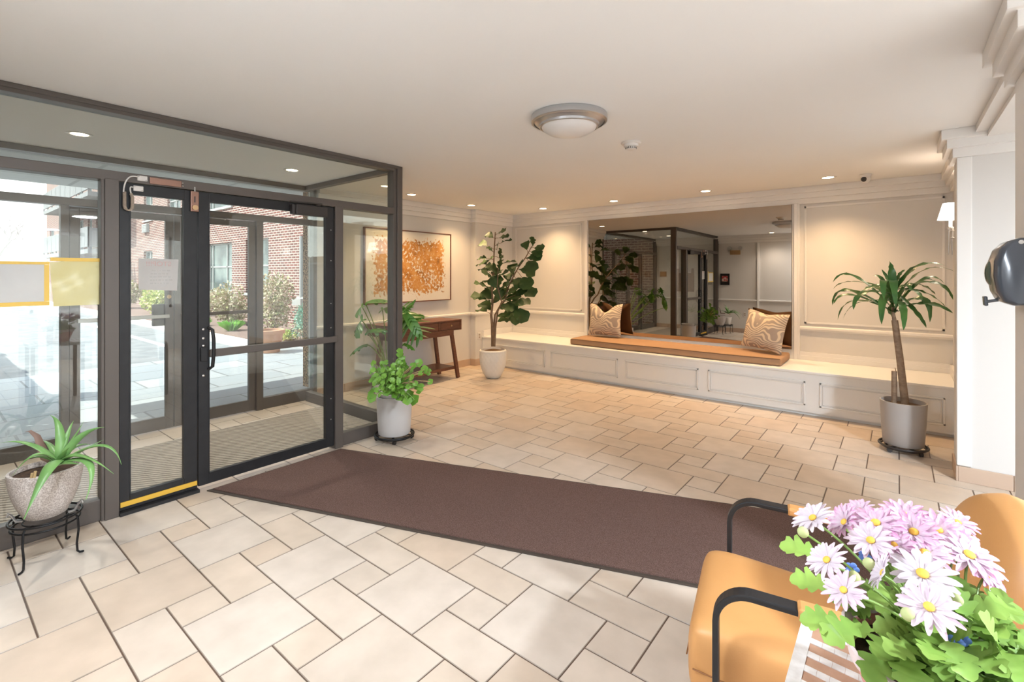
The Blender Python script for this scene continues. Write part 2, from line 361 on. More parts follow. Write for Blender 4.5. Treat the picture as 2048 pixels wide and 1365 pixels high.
        if bevel:
            b = o.modifiers.new('edge', 'BEVEL'); b.width = bevel; b.segments = 2; b.limit_method = 'ANGLE'
        if solid:
            b = o.modifiers.new('thickness', 'SOLIDIFY'); b.thickness = solid
        if subsurf:
            b = o.modifiers.new('smooth', 'SUBSURF'); b.levels = b.render_levels = subsurf
        return o
def thing(name, label, cat, loc=(0, 0, 0), rotz=0, group=None):
    o = bpy.data.objects.new(name, None); C.objects.link(o); o.location = loc; o.rotation_euler = (0, 0, rotz)
    o.empty_display_size = .1; o['label'] = label; o['category'] = cat
    if group: o['group'] = group
    ORG[o.name] = Vector(loc); return o
def tag(o, label, cat, group=None, kind=None):
    o['label'] = label; o['category'] = cat
    if group: o['group'] = group
    if kind: o['kind'] = kind
    return o
def struct(name, mb, mat, label=None, cat=None, **k):
    o = mb.build(name, mat, **k); o['kind'] = 'structure'
    if label: o['label'] = label
    if cat: o['category'] = cat
    return o
def sroot(name, label, cat, loc=(0, 0, 0)):
    o = thing(name, label, cat, loc); o['kind'] = 'structure'; return o
def dup(root, loc, rotz=0, label=None, group=None):
    r = root.copy(); C.objects.link(r); r.location = loc; r.rotation_euler = (0, 0, rotz)
    if label: r['label'] = label
    if group: r['group'] = group
    ORG[r.name] = Vector(loc)
    def rec(src, dst):
        for ch in list(src.children):
            c = ch.copy(); C.objects.link(c); c.parent = dst; rec(ch, c)
    rec(root, r); return r
def bez(a, b, c, n=10, d=None):
    a, b, c = Vector(a), Vector(b), Vector(c); out = []
    for i in range(n+1):
        t = i/n; out.append(a*(1-t)**2 + b*(2*t*(1-t)) + c*t*t)
    return out
def blade(mb, path, width, prof, up=Vector((0, 0, 1)), fold=.15, wav=0, seed=0, twist=0):
    """a leaf: strip of five vertices across along a path; prof(t) gives its relative half-width"""
    n = len(path); vs = []; side0 = None
    for i, p in enumerate(path):
        t = (path[min(i+1, n-1)]-path[max(i-1, 0)]).normalized()
        s_ = t.cross(up)
        if s_.length < .15: s_ = side0 or t.cross(Vector((1, 0, .1)))
        s_.normalize(); side0 = s_; nn = s_.cross(t)
        if twist: q = Matrix.Rotation(twist*i/n, 3, t); s_ = q @ s_; nn = q @ nn
        wd = width*prof(i/(n-1)); wv = wav*math.sin(i*2.1+seed)*wd
        for k, x in enumerate((-1, -.5, 0, .5, 1)):
            vs.append(p + s_*(x*wd) + nn*(abs(x)*fold*wd + (wv if k in (0, 4) else 0)*(1 if k == 0 else -1)))
    fs = [(i*5+k, i*5+k+1, (i+1)*5+k+1, (i+1)*5+k) for i in range(n-1) for k in range(4)]
    mb.add(vs, fs, True)
def rnd_dir(r, up=0):
    while True:
        v = Vector((r.uniform(-1, 1), r.uniform(-1, 1), r.uniform(-1, 1)))
        if .1 < v.length < 1: v.normalize(); v.z += up; return v.normalized()
# ------------------------------------------------------------------ the room
H = 2.44; XL = -5.27; YM = 6.48; YB = -.2; XF = -3.62; XO = -5.3; YV = 2.88; XR = .43; XW = 3.6
def floor():
    mb = MB(); ux, uy = .1905, .1865; ox, oy = -2.848, .508; r = random.Random(4); g = .0045
    x0, x1, y0, y1 = -5.36, XW, YB, YM
    base = [(.60, .52, .445), (.585, .495, .41), (.61, .54, .475), (.575, .475, .385), (.62, .55, .485)]
    for a in range(-26, 28):
        for b in range(-26, 28):
            bx, by = 3*a-b, a+2*b
            for (i, j, wi, hj) in ((0, 0, 2, 2), (-1, 0, 1, 1), (-1, -1, 2, 1)):
                X0 = max(x0, ox+(bx+i)*ux); X1 = min(x1, ox+(bx+i+wi)*ux); Y0 = max(y0, oy+(by+j)*uy); Y1 = min(y1, oy+(by+j+hj)*uy)
                if X1-X0 < .02 or Y1-Y0 < .02: continue
                c = base[r.randrange(2) + (2 if wi*hj == 4 and r.random() < .7 else 0)] if r.random() < .9 else base[3]
                k = r.uniform(.97, 1.03); c = tuple(q*k for q in c); gc = 0
                A, B, D, E = X0+g, X1-g, Y0+g, Y1-g; bb = .0025
                vs = [(A, D, 0), (B, D, 0), (B, E, 0), (A, E, 0), (A-bb, D-bb, -.003), (B+bb, D-bb, -.003), (B+bb, E+bb, -.003), (A-bb, E+bb, -.003)]
                mb.add(vs, [(0, 1, 2, 3)], col=c)
                mb.add(vs, [(4, 5, 1, 0), (5, 6, 2, 1), (6, 7, 3, 2), (7, 4, 0, 3)], col=tuple(q*.6 for q in c))
    mb.add([(x0, y0, -.0025), (x1, y0, -.0025), (x1, y1, -.0025), (x0, y1, -.0025)], [(0, 1, 2, 3)], col=(.11, .07, .05))
    mb.add([(x0, y0, -.1), (x1, y0, -.1), (x1, y1, -.1), (x0, y1, -.1)], [(3, 2, 1, 0)], col=(.2, .135, .1))
    struct('floor', mb, M['tile'], 'beige stone tile floor laid in three tile sizes with dark grout', 'floor')
floor()
def wall_open(mb, axis, a0, a1, z0, z1, c0, c1, ops):
    """wall slab along an axis with rectangular openings (a0,a1,z0,z1)"""
    xs = sorted({a0, a1, *[min(max(q, a0), a1) for o in ops for q in o[:2]]}); zs = sorted({z0, z1, *[min(max(q, z0), z1) for o in ops for q in o[2:]]})
    for i in range(len(xs)-1):
        for j in range(len(zs)-1):
            cx, cz = (xs[i]+xs[i+1])/2, (zs[j]+zs[j+1])/2
            if any(o[0] < cx < o[1] and o[2] < cz < o[3] for o in ops): continue
            if axis == 'x': mb.box(xs[i], xs[i+1], c0, c1, zs[j], zs[j+1])
            else: mb.box(c0, c1, xs[i], xs[i+1], zs[j], zs[j+1])
    return mb
struct('ceiling', MB().box(-5.36, XW, YB, YM+.1, H, H+.12), M['ceil'], 'smooth off-white ceiling of the lobby', 'ceiling')
struct('wall_far', MB().box(XL-.2, XR+.15, YM, YM+.15, 0, H), M['wall'], 'beige far wall behind the long bench and big mirror', 'wall')
mb = MB().box(XL-.18, XL, 2.962, YM, 0, H).box(XL, -5.17, 5.55, YM, 0, H)
struct('wall_left', mb, M['wall'], 'beige wall that the gold painting hangs on', 'wall')
struct('wall_back', MB().box(-5.36, XW, YB-.15, YB, 0, H), M['wall'], 'beige wall opposite the mirror, seen in the mirror', 'wall')
mb = MB().box(XR, XR+.15, 4.87, YM, 0, H).box(.33, XR+.15, 4.57, 4.87, 0, H).box(XR+.15, XW, 4.57, 4.72, 0, H)
struct('wall_right', mb, M['wall'], 'beige wall end at the right of the bench alcove', 'wall')
wb = wall_open(MB(), 'y', YB-.1, 4.7, 0, H, XW, XW+.15, [(.6, 1.9, .8, 2.15), (2.4, 3.9, .8, 2.15)])
struct('wall_side', wb, M['wall'], 'side wall of the lobby beyond the columns with two added windows', 'wall')
# near pillar at the right picture edge and the header that runs to it
struct('wall_pillar', MB().box(.392, .95, 2.5, 2.95, 0, H), M['white'], 'white pillar edge carrying the dark dispenser', 'pillar', bevel=.004)
mb = MB().box(.41, .47, 2.9, 4.6, 2.395, H).box(.47, .95, 2.9, 4.6, 2.365, H)
struct('trim_beam', mb, M['white'], 'stepped white header running along the ceiling from pillar to wall end', 'trim')
# crown moulding: three flat steps
def crown(name, path, label):
    pr = [(0, 2.25), (.03, 2.25), (.03, 2.312), (.062, 2.312), (.062, 2.372), (.092, 2.372), (.092, H-.001), (0, H-.001)]
    mb = MB().sweep([(x, y, 0) for x, y in path], pr)
    struct(name, mb, M['white'], label, 'trim', bevel=.002)
crown('trim_crown_far', [(XR, YM), (-5.17, YM), (-5.17, 5.55), (XL, 5.55), (XL, 2.95)], 'stepped white crown moulding around the mirror wall and painting wall')
def crown_r(name, path, label):
    pr = [(0, 2.25), (-.03, 2.25), (-.03, 2.312), (-.062, 2.312), (-.062, 2.372), (-.092, 2.372), (-.092, H-.001), (0, H-.001)]
    struct(name, MB().sweep([(x, y, 0) for x, y in path], pr), M['white'], label, 'trim', bevel=.002)
crown_r('trim_crown_right', [(XR, YM-.092), (XR, 4.87), (.33, 4.87), (.33, 4.57), (XW, 4.57)], 'stepped white crown moulding wrapping the wall end on the right')
crown_r('trim_crown_pillar', [(.95, 2.95), (.392, 2.95), (.392, 2.5), (.95, 2.5)][::1], 'stepped white crown moulding at the top of the white pillar')
crown('trim_crown_back', [(-5.3, YB), (XW, YB)], 'stepped crown moulding above the wall seen in the mirror')
# chair rails, panel mouldings and base trims
def rail(name, path, label, z0=.785, z1=.835, dep=.028):
    pr = [(0, z0), (dep*.5, z0), (dep*.6, z0+.012), (dep, z0+.022), (dep, z1-.008), (dep*.7, z1), (0, z1)]
    struct(name, MB().sweep([(x, y, 0) for x, y in path], pr), M['white'], label, 'trim')
rail('trim_rail_left', [(-3.74, YM), (-5.17, YM), (-5.17, 5.55), (XL, 5.55), (XL, 2.95)], 'white chair rail running round the fig tree corner')
rail('trim_rail_far', [(XR, YM), (-.885, YM)], 'white chair rail right of the mirror')
rail('trim_rail_back', [(-5.3, YB), (XW, YB)], 'white chair rail on the wall seen in the mirror')
mb = MB()
for x0, x1 in ((-3.74, -3.66), (-.965, -.885)):
    mb.box(x0, x1, YM-.03, YM, .45, 2.26).box(x0+.022, x1-.022, YM-.045, YM-.03, .45, 2.26)
mb.box(-3.66, -.965, YM-.03, YM, .45, .56)
struct('trim_mirror', mb, M['white'], 'white stepped trim boards framing the mirror', 'trim', bevel=.003)
mb = MB()
for x0, x1 in ((-5.17, -3.74), (-.885, XR)):
    mb.box(x0, x1, YM-.022, YM, .45, .54).box(x0, x1, YM-.034, YM, .45, .50)
mb.box(-5.17, -5.145, 5.72, YM, .45, .54).box(XR-.025, XR, 5.72, YM, .45, .54)
for (x0, x1, z0, z1) in ((-.84, .37, .87, 2.22), (-5.10, -3.80, .87, 2.22)):
    for q in ((x0, x1, z0, z0+.018), (x0, x1, z1-.018, z1), (x0, x0+.018, z0, z1), (x1-.018, x1, z0, z1)):
        mb.box(q[0], q[1], YM-.009, YM, q[2], q[3])
struct('trim_panels', mb, M['white'], 'thin white panel mouldings and base trim on the bench wall', 'trim')
mb = MB().box(.322, .334, 4.56, 4.63, .11, 2.25).box(.322, .40, 4.558, 4.572, .11, 2.25).box(XR-.03, XR, 4.87, 4.93, .11, 2.25)
struct('trim_corner', mb, M['white'], 'white corner boards on the wall end at the right', 'trim', bevel=.004)
mb = MB().box(-2.70, -2.66, YB, YB+.035, .11, 2.25)
struct('trim_back', mb, M['white'], 'white upright trim on the wall seen in the mirror', 'trim')
def base(name, boxes, label):
    mb = MB()
    for b in boxes: mb.box(*b)
    struct(name, mb, M['tilebase'], label, 'baseboard', bevel=.003)
base('baseboard_left', [(XL, XL+.012, 2.95+i*.37, 2.95+min((i+1)*.37-.003, 2.6), 0, .105) for i in range(7)] + [(XL, -5.158, 5.538, 5.55, 0, .105), (-5.17, -5.158, 5.55, 5.7, 0, .105)], 'beige tile baseboard under the painting wall')
base('baseboard_back', [(-5.3+i*.37, -5.3+(i+1)*.37-.003, YB, YB+.012, 0, .105) for i in range(24)], 'beige tile baseboard of the wall seen in the mirror')
base('baseboard_right', [(.318, .33, 4.558, 4.87, 0, .105), (.33, .60, 4.558, 4.57, 0, .105)] + [(.603+i*.37, .603+(i+1)*.37-.003, 4.558, 4.57, 0, .105) for i in range(8)], 'beige tile baseboard of the wall end at the right')
base('baseboard_pillar', [(.38, .392, 2.488, 2.962, 0, .105), (.38, .95, 2.95, 2.962, 0, .105)], 'beige tile baseboard of the white pillar')
# ------------------------------------------------------------------ glazed vestibule
BZ, BK, GL = M['bronze'], M['black'], M['glass']
w1 = sroot('window_1', 'bronze framed glazed front of the entrance vestibule', 'window', (XF, 0, 0))
def post(mb, x0, x1, y0, y1, z0=0, z1=H-.001): mb.box(x0, x1, y0, y1, z0, z1)
pm = MB(); post(pm, XF-.10, XF+.015, .715, .782, 0, 2.0); pm.box(XF-.08, XF+.006, .7, .716, .0, 2.0)
pm.build('post', BZ, w1, bevel=.003)
pm = MB(); post(pm, XF-.10, XF+.015, 2.19, 2.262, 0, 2.0); pm.build('post', BZ, w1, bevel=.003)
pm = MB(); post(pm, XF-.10, XF+.012, 2.822, YV); post(pm, XF-.09, XF-.002, 2.785, 2.823); pm.build('post', BZ, w1, bevel=.003)
pm = MB(); post(pm, XF-.10, XF+.012, YB+.002, YB+.075); pm.build('post', BZ, w1, bevel=.003)
MB().box(XF-.09, XF+.01, YB+.07, 2.79, 1.992, 2.05).build('transom_rail', BZ, w1, bevel=.003)
MB().box(XF-.09, XF+.01, YB+.07, 2.79, 2.39, H-.001).box(XF-.03, XF+.018, YB+.07, 2.83, 2.412, H-.001).build('head_rail', BZ, w1, bevel=.003)
MB().box(XF-.075, XF-.012, YB+.07, .705, 0, .125).build('sill_rail', BZ, w1, bevel=.003)
MB().box(XF-.075, XF-.012, 2.26, 2.79, 0, .105).build('sill_rail', BZ, w1, bevel=.003)
for y0, y1, z0, z1 in ((YB+.07, .70, .12, 1.995), (2.26, 2.79, .1, 1.995), (YB+.07, 2.79, 2.045, 2.395)):
    MB().box(XF-.05, XF-.044, y0, y1, z0, z1).build('pane', GL, w1)
w2 = sroot('window_2', 'bronze framed side glazing of the vestibule', 'window', (XF, YV, 0))
MB().box(XO+.06, XF-.09, YV-.07, YV-.005, 0, .11).build('sill_rail', BZ, w2, bevel=.003)
MB().box(XO+.06, XF-.09, YV-.07, YV-.005, 2.39, H-.001).build('head_rail', BZ, w2, bevel=.003)
MB().box(XO+.05, XF-.09, YV-.041, YV-.035, .105, 2.395).build('pane', GL, w2)
w3 = sroot('window_3', 'bronze framed outer glazing of the vestibule towards the drive', 'window', (XO, 0, 0))
for y0, y1, zt in ((YB+.002, YB+.07, H-.001), (.766, .817, 2.01), (2.285, 2.353, 2.01), (2.915, 2.958, H-.001)):
    MB().box(XO-.035, XO+.045, y0, y1, 0, zt).build('post', BZ, w3, bevel=.003)
MB().box(XO-.05, XO+.05, YB+.07, 2.90, 2.0, 2.062).build('transom_rail', BZ, w3, bevel=.003)
MB().box(XO-.05, XO+.05, YB+.07, 2.90, 2.39, H-.001).build('head_rail', BZ, w3, bevel=.003)
MB().box(XO-.03, XO+.03, YB+.07, .766, 0, .12).build('sill_rail', BZ, w3, bevel=.003)
MB().box(XO-.03, XO+.03, 2.353, 2.915, 0, .12).build('sill_rail', BZ, w3, bevel=.003)
for y0, y1, z0, z1 in ((YB+.07, .768, .12, 2.0), (2.35, 2.917, .12, 2.0), (YB+.07, 2.90, 2.06, 2.39)):
    MB().box(XO-.003, XO+.003, y0, y1, z0, z1).build('pane', GL, w3)
def leaf(name, label, x, y0, y1, zb, zt, st, bot, top, mat, hinge_left=True, stl=None, strr=None):
    d = sroot(name, label, 'door', (x, y0, 0)); stl = stl or st; strr = strr or st
    MB().box(x-.022, x+.022, y0, y0+stl, zb, zt).box(x-.022, x+.022, y1-strr, y1, zb, zt).box(x-.021, x+.021, y0+stl-.001, y1-strr+.001, zt-top, zt).box(x-.021, x+.021, y0+stl-.001, y1-strr+.001, zb, zb+bot).build('frame', mat, d, bevel=.003)
    MB().box(x-.003, x+.003, y0+stl-.005, y1-strr+.005, zb+bot-.005, zt-top+.005).build('pane', GL, d)
    b = MB().box(x+.012, x+.024, y0+stl-.004, y0+stl+.004, zb+bot, zt-top).box(x+.012, x+.024, y1-strr-.004, y1-strr+.004, zb+bot, zt-top).box(x+.012, x+.024, y0+stl, y1-strr, zb+bot-.004, zb+bot+.004)
    b.build('glazing_bead', mat, d)
    return d
# inner pair: narrow fixed leaf and wide leaf, black
d1 = leaf('door_1', 'narrow black framed glass door leaf with a paper notice', XF-.025, .785, 1.196, .022, 1.988, .055, .085, .065, BK, stl=.052, strr=.075)
MB().box(XF-.003, XF+.004, .79, 1.192, .045, .073).build('threshold_strip', M['trap'], d1)['label'] = 'yellow strip screwed along the bottom rail'
MB().box(XF-.04, XF+.03, .783, 1.2, 0, .02).build('threshold', M['black'], d1)
d2 = leaf('door_2', 'wide black framed glass door leaf with push bar and closer', XF-.025, 1.203, 2.187, .028, 1.988, .062, .07, .065, BK, strr=.068)
MB().box(XF-.003, XF+.03, 1.262, 2.205, .882, .932).build('push_bar', M['bronze'], d2, bevel=.004)
pl = MB().tube([(XF+.0, 1.262, 1.08), (XF+.03, 1.275, 1.065), (XF+.036, 1.28, 1.0), (XF+.036, 1.28, .9), (XF+.03, 1.275, .82), (XF+.0, 1.262, .8)], .011)
pl.build('pull_handle', BK, d2)
sc = MB()
for z in (1.07, 1.01, .96, .76): sc.sphere((XF-.002, 1.232, z), .009, (.4, 1, 1), 10, 6)
sc.build('bolt_heads', M['steel'], d2)
MB().box(XF-.003, XF+.014, 1.212, 1.25, .86, .95).build('latch_plate', M['black'], d2, bevel=.002)
MB().box(XF-.003, XF+.055, 1.84, 2.10, 1.895, 1.975).box(XF-.003, XF+.045, 1.815, 1.842, 1.897, 1.973).build('closer_body', M['plastic_dark'], d2, bevel=.006)
MB().beam((XF+.035, 1.80, 1.99), (XF+.03, 2.06, 1.998), .012, .01).beam((XF+.03, 2.06, 1.998), (XF+.04, 2.0, 1.975), .014, .014).build('closer_arm', M['plastic_dark'], d2)
hg = MB()
for z in (.25, .42, 1.0, 1.2, 1.55, 1.8): hg.sphere((XF-.002, 2.16, z), .005, (.5, 1, 1), 8, 5)
hg.build('rivets', M['steel'], d2)
# lock, contacts and the cables over the narrow leaf
lk = thing('surface_lock', 'bronze rim lock plate straddling the top of the door pair', 'lock', (XF+.006, 1.175, 1.84))
MB().box(XF, XF+.016, 1.152, 1.2, 1.85, 1.985).build('plate', M['copper'], lk, bevel=.004)
MB().tube([(XF+.015, 1.176, 1.876), (XF+.026, 1.176, 1.876)], .017, 20).build('cylinder', M['brass'], lk)
MB().box(XF+.014, XF+.018, 1.172, 1.178, 1.91, 1.95).build('slot', M['framed_black'], lk)
MB().tube([(XF+.012, 1.176, 1.98), (XF+.012, 1.176, 2.012)], .004).build('bolt_pin', M['steel'], lk)
cp = thing('cover_plate', 'brown metal cover plate screwed on the transom rail', 'plate', (XF+.01, 1.0, 2.03))
MB().box(XF+.009, XF+.019, .93, 1.10, 1.998, 2.04).build('plate', M['copper'], cp, bevel=.003)
MB().sphere((XF+.02, 1.105, 2.026), .006).sphere((XF+.02, 1.105, 2.008), .006).build('bolts', M['steel'], cp)
for z0, y0, lb in ((2.008, .868, 'white alarm contact screwed on the transom rail'), (1.945, .851, 'white alarm contact screwed on the narrow door leaf')):
    x_ = XF+.009 if z0 > 2 else XF-.004
    t = thing('alarm_contact', lb, 'alarm contact', (x_, y0, z0), group='white alarm contacts')
    MB().box(x_, x_+.014, y0, y0+.05, z0, z0+.032).build('housing', M['plastic_white'], t, bevel=.003)
    for dy, dz in ((.007, .026), (.043, .006)): MB().sphere((x_+.014, y0+dy, z0+dz), .003, (1, 1, 1), 8, 5).build('screw', M['steel'], t)
cb = thing('door_cable', 'beige coiled cable looping beside the narrow door leaf', 'cable', (XF+.02, .81, 1.85))
pts = [(XF+.022, .805, 1.93)] + [(XF+.022+.003*math.sin(i*1.3), .805+.019*(1-math.cos(PI*i/12)), 1.85-.028*math.sin(PI*i/12)) for i in range(13)] + [(XF+.022, .843, 1.9), (XF+.022, .836, 1.925)]
pts = [Vector(p) for p in pts]
coil = []
for i in range(len(pts)-1):
    m_ = max(2, int((pts[i+1]-pts[i]).length/.0009))
    for k in range(m_):
        p = pts[i].lerp(pts[i+1], k/m_); a = len(coil)*.9
        coil.append(p + Vector((.0065*math.cos(a), .0065*math.sin(a), 0)))
MB().tube(coil, .0032, 5).build('coil', M['cable'], cb)
MB().tube(bez((XF+.03, .868, 2.028), (XF+.05, .80, 2.04), (XF+.022, .80, 1.93)), .004, 6).tube(bez((XF+.012, .851, 1.962), (XF+.04, .82, 1.975), (XF+.022, .836, 1.925)), .004, 6).build('lead', M['cable_white'], cb)
# outer pair of doors, bronze
d3 = leaf('door_3', 'outer bronze glass door leaf on the drive side with lock cylinder', XO, .822, 1.547, .012, 1.992, .062, .11, .06, BZ)
MB().box(XO+.02, XO+.045, .87, 1.51, 1.035, 1.068).build('push_bar', M['steel'], d3, bevel=.003)
MB().box(XO-.07, XO-.025, 1.40, 1.53, .96, 1.16).build('pull_plate', M['bronze'], d3, bevel=.004)
MB().tube([(XO+.02, 1.51, 1.23), (XO+.03, 1.51, 1.23)], .018, 20).build('lock_cylinder', M['brass'], d3)
d4 = leaf('door_4', 'outer bronze glass door leaf beside the pebble pier', XO, 1.553, 2.281, .012, 1.992, .062, .11, .06, BZ)
MB().box(XO+.02, XO+.045, 1.60, 2.24, 1.035, 1.068).build('push_bar', M['bronze'], d4, bevel=.003)
MB().box(XO+.045, XO+.10, 1.76, 2.02, 2.0, 2.045).build('closer_body', M['bronze'], d4, bevel=.004)
MB().beam((XO+.06, 1.85, 1.99), (XO+.12, 1.95, 1.98), .012, .008).beam((XO+.12, 1.95, 1.98), (XO+.03, 1.98, 1.985), .012, .008).build('closer_arm', M['steel'], d4)
# signs taped to the glass
t = thing('paper_notice', 'white paper notice seen from behind on the narrow door glass', 'sign', (XF-.03, .88, 1.34))
XP = XF-.016
MB().add([(XP, .882, 1.537), (XP, .882, 1.345), (XP, 1.085, 1.332), (XP, 1.092, 1.534)], [(0, 1, 2, 3)]).build('sheet', M['paper'], t)
fc = bpy.data.curves.new('notice_text', 'FONT'); fc.body = 'STOP!!!'; fc.size = .042; fc.extrude = .0004; fc.align_x = 'CENTER'
fo = bpy.data.objects.new('notice_text_curve', fc); C.objects.link(fo)
me = bpy.data.meshes.new_from_object(fo.evaluated_get(bpy.context.evaluated_depsgraph_get())); bpy.data.objects.remove(fo)
me.materials.append(M['faint_red']); to = bpy.data.objects.new('lettering', me); C.objects.link(to); to.parent = t
# reversed writing: the text faces the drive
to.rotation_euler = (PI/2, 0, -PI/2); to.location = (XP+.0016-(XF-.03), .985-.88, 1.49-1.34)
lines = MB(); r = random.Random(2)
for i, z in enumerate((1.458, 1.438, 1.418, 1.398, 1.378)):
    y = .93+r.uniform(0, .02)
    while y < 1.04:
        w_ = r.uniform(.008, .022); lines.box(XP+.0005, XP+.001, y, y+w_, z, z+.008); y += w_+.005
lines.build('print_lines', M['faint_grey'], t)
t = thing('yellow_sign', 'yellow sheet in a clear sleeve hanging on the front glass beside the door post', 'sign', (XF-.03, .49, 1.26))
mb = MB(); n = 10
for j in range(n):
    for i in range(n):
        pass
vs = []; 
for j in range(n+1):
    for i in range(n+1):
        a, b = i/n, j/n
        y = (.487+.016*(1-b))*(1-a)+.712*a; z = (1.26*(1-b)+1.505*b)*(1-a)+(1.262*(1-b)+1.53*b)*a
        vs.append((XF-.036+.004*math.sin(a*5+b*3)+.003*math.sin(b*9-a*4), y, z))
k = n+1
mb.add(vs, [(j*k+i, j*k+i+1, (j+1)*k+i+1, (j+1)*k+i) for j in range(n) for i in range(n)], True).build('sheet', M['yellow_sheet'], t)
MB().box(XF-.034, XF-.031, .49, .715, 1.512, 1.532).box(XF-.034, XF-.031, .700, .714, 1.27, 1.511).build('tape', M['yellow_tape'], t)
t = thing('grey_sign', 'grey sheet with yellow tape border hanging on the front glass at the frame edge', 'sign', (XF-.03, .2, 1.26))
MB().add([(XF-.039, .12, 1.285), (XF-.039, .472, 1.285), (XF-.039, .472, 1.495), (XF-.039, .12, 1.495)], [(0, 1, 2, 3)]).build('sheet', M['grey_sheet'], t)
MB().box(XF-.038, XF-.036, .10, .487, 1.268, 1.29).box(XF-.038, XF-.036, .10, .487, 1.492, 1.508).box(XF-.0378, XF-.0358, .466, .486, 1.291, 1.491).box(XF-.0378, XF-.0358, .101, .12, 1.291, 1.491).build('tape', M['yellow_tape'], t)
# mat in the vestibule and the brown runner
o = MB().box(-4.87, XF-.13, YB+.1, 2.79, .0, .009).build('entrance_mat', M['mat']); tag(o, 'ribbed grey brown mat on the vestibule floor', 'mat')
rg = thing('runner_rug', 'long dark brown carpet runner lying askew from the doors across the tiles', 'rug', (-2.2, 2.3, 0))
p0 = Vector((-3.575, 1.235, 0)); dv = Vector((math.cos(.343), math.sin(.343), 0)); nv = Vector((-dv.y, dv.x, 0)); Wd = .925
L1 = 3.95; q0 = p0; q1 = p0+dv*L1; q2 = q1+nv*Wd; tt = (-3.575-(p0+nv*Wd).x)/dv.x; q3 = p0+nv*Wd+dv*tt
poly = [q0, q1, q2, q3]
MB().prism([(p.x, p.y) for p in poly], 0.0005, .006).build('rubber_border', M['rug_edge'], rg)
pi_ = [q0+dv*.03+nv*.022, q1-dv*.022+nv*.022, q2-dv*.022-nv*.022, q3+dv*.02-nv*.022]
MB().prism([(p.x, p.y) for p in pi_], .004, .0125).build('pile', M['rug'], rg)
for (u, v, lb) in ((1009, 981, 'small pale crumb on the brown runner near its middle'), (1334, 1048, 'tiny pale crumb on the brown runner near the armchair')):
    p = at(u, v, z=.013); o = MB().sphere((0, 0, 0), .009 if u < 1100 else .005, (1.3, .8, .3), 8, 5).build('paper_crumb', M['offwhite'], origin=p+Vector((0, 0, .0025))); tag(o, lb, 'crumb')
# ------------------------------------------------------------------ bench, cushion, mirror, pillows
bn = thing('window_bench', 'long white panelled built-in bench under the mirror', 'bench', (-2.2, 6.1, 0))
MB().box(-5.17, XR, 5.715, YM, .03, .425).box(-5.17, XR, 5.74, YM, 0, .03).build('body', M['bench'], bn)
MB().box(-5.17, XR, 5.70, YM-.035, .425, .45).build('top', M['bench'], bn, bevel=.004)
for x0, x1 in ((-5.05, -4.01-.0), (-3.907+.04, -2.82), (-2.72, -1.80), (-1.69, -.735), (-.61, .33)):
    if x0 < -5: x0, x1 = -5.0, -3.96
    p = MB(); z0, z1 = .10, .345
    for k, (o_, w_) in enumerate(((0, .016), (.026, .007))):
        a, b, c_, d_ = x0+o_, x1-o_, z0+o_, z1-o_
        p.box(a, b, 5.706-.003*(1-k), 5.716, c_, c_+w_).box(a, b, 5.706-.003*(1-k), 5.716, d_-w_, d_).box(a, a+w_, 5.706-.003*(1-k), 5.716, c_, d_).box(b-w_, b, 5.706-.003*(1-k), 5.716, c_, d_)
    p.build('panel_moulding', M['bench'], bn, bevel=.002)
def soft_box(mb, x0, x1, y0, y1, z0, z1, r, n=(24, 6, 4), puff=0, sag=None):
    """rounded box"""
    nx, ny, nz = n; hx, hy, hz = (x1-x0)/2, (y1-y0)/2, (z1-z0)/2; c = Vector(((x0+x1)/2, (y0+y1)/2, (z0+z1)/2)); idx = {}; vs = []
    def lin(k, h):
        a = [-h, -h+r*.35, -h+r] + [-h+r+(2*h-2*r)*i/k for i in range(1, k)] + [h-r, h-r*.35, h]
        return a
    X, Y_, Z = lin(nx, hx), lin(ny, hy), lin(nz, hz)
    def V(i, j, k):
        if (i, j, k) not in idx:
            p = Vector((X[i], Y_[j], Z[k])); q = Vector((max(-hx+r, min(hx-r, p.x)), max(-hy+r, min(hy-r, p.y)), max(-hz+r, min(hz-r, p.z))))
            d = p-q
            if d.length > 1e-9: p = q + d.normalized()*r
            if puff:
                a, b = 1-(p.x/hx)**2, 1-(p.y/hy)**2
                p.z += (puff if p.z > 0 else 0)*max(0, a)**.5*max(0, b)**.5
            p += c
            if sag: p = sag(p)
            idx[(i, j, k)] = len(vs); vs.append(p)
        return idx[(i, j, k)]
    fs = []; A, B, D = len(X)-1, len(Y_)-1, len(Z)-1
    for i in range(A):
        for j in range(B): fs += [(V(i, j, 0), V(i, j+1, 0), V(i+1, j+1, 0), V(i+1, j, 0)), (V(i, j, D), V(i+1, j, D), V(i+1, j+1, D), V(i, j+1, D))]
    for i in range(A):
        for k in range(D): fs += [(V(i, 0, k), V(i+1, 0, k), V(i+1, 0, k+1), V(i, 0, k+1)), (V(i, B, k), V(i, B, k+1), V(i+1, B, k+1), V(i+1, B, k))]
    for j in range(B):
        for k in range(D): fs += [(V(0, j, k), V(0, j, k+1), V(0, j+1, k+1), V(0, j+1, k)), (V(A, j, k), V(A, j+1, k), V(A, j+1, k+1), V(A, j, k+1))]
    mb.add(vs, fs, True); return mb
cu = thing('bench_cushion', 'long tan velvet cushion lying on the white bench', 'cushion', (-2.29, 6.08, .45))
cw = lambda p: Vector((p.x, p.y+.01*math.sin(p.x*5), p.z+(.006*math.sin(p.x*4.3+1)*math.sin(p.y*6) if p.z > .5 else 0)))
soft_box(MB(), -3.60, -.97, 5.80, 6.36, .4515, .533, .022, (40, 8, 2), .006, cw).build('seat_pad', M['cushion'], cu)
MB().tube([(x_, 5.803+.01*math.sin(x_*5), .527) for x_ in [-3.58+i*.13 for i in range(21)]], .005, 6).build('piping', M['brown_velvet'], cu)
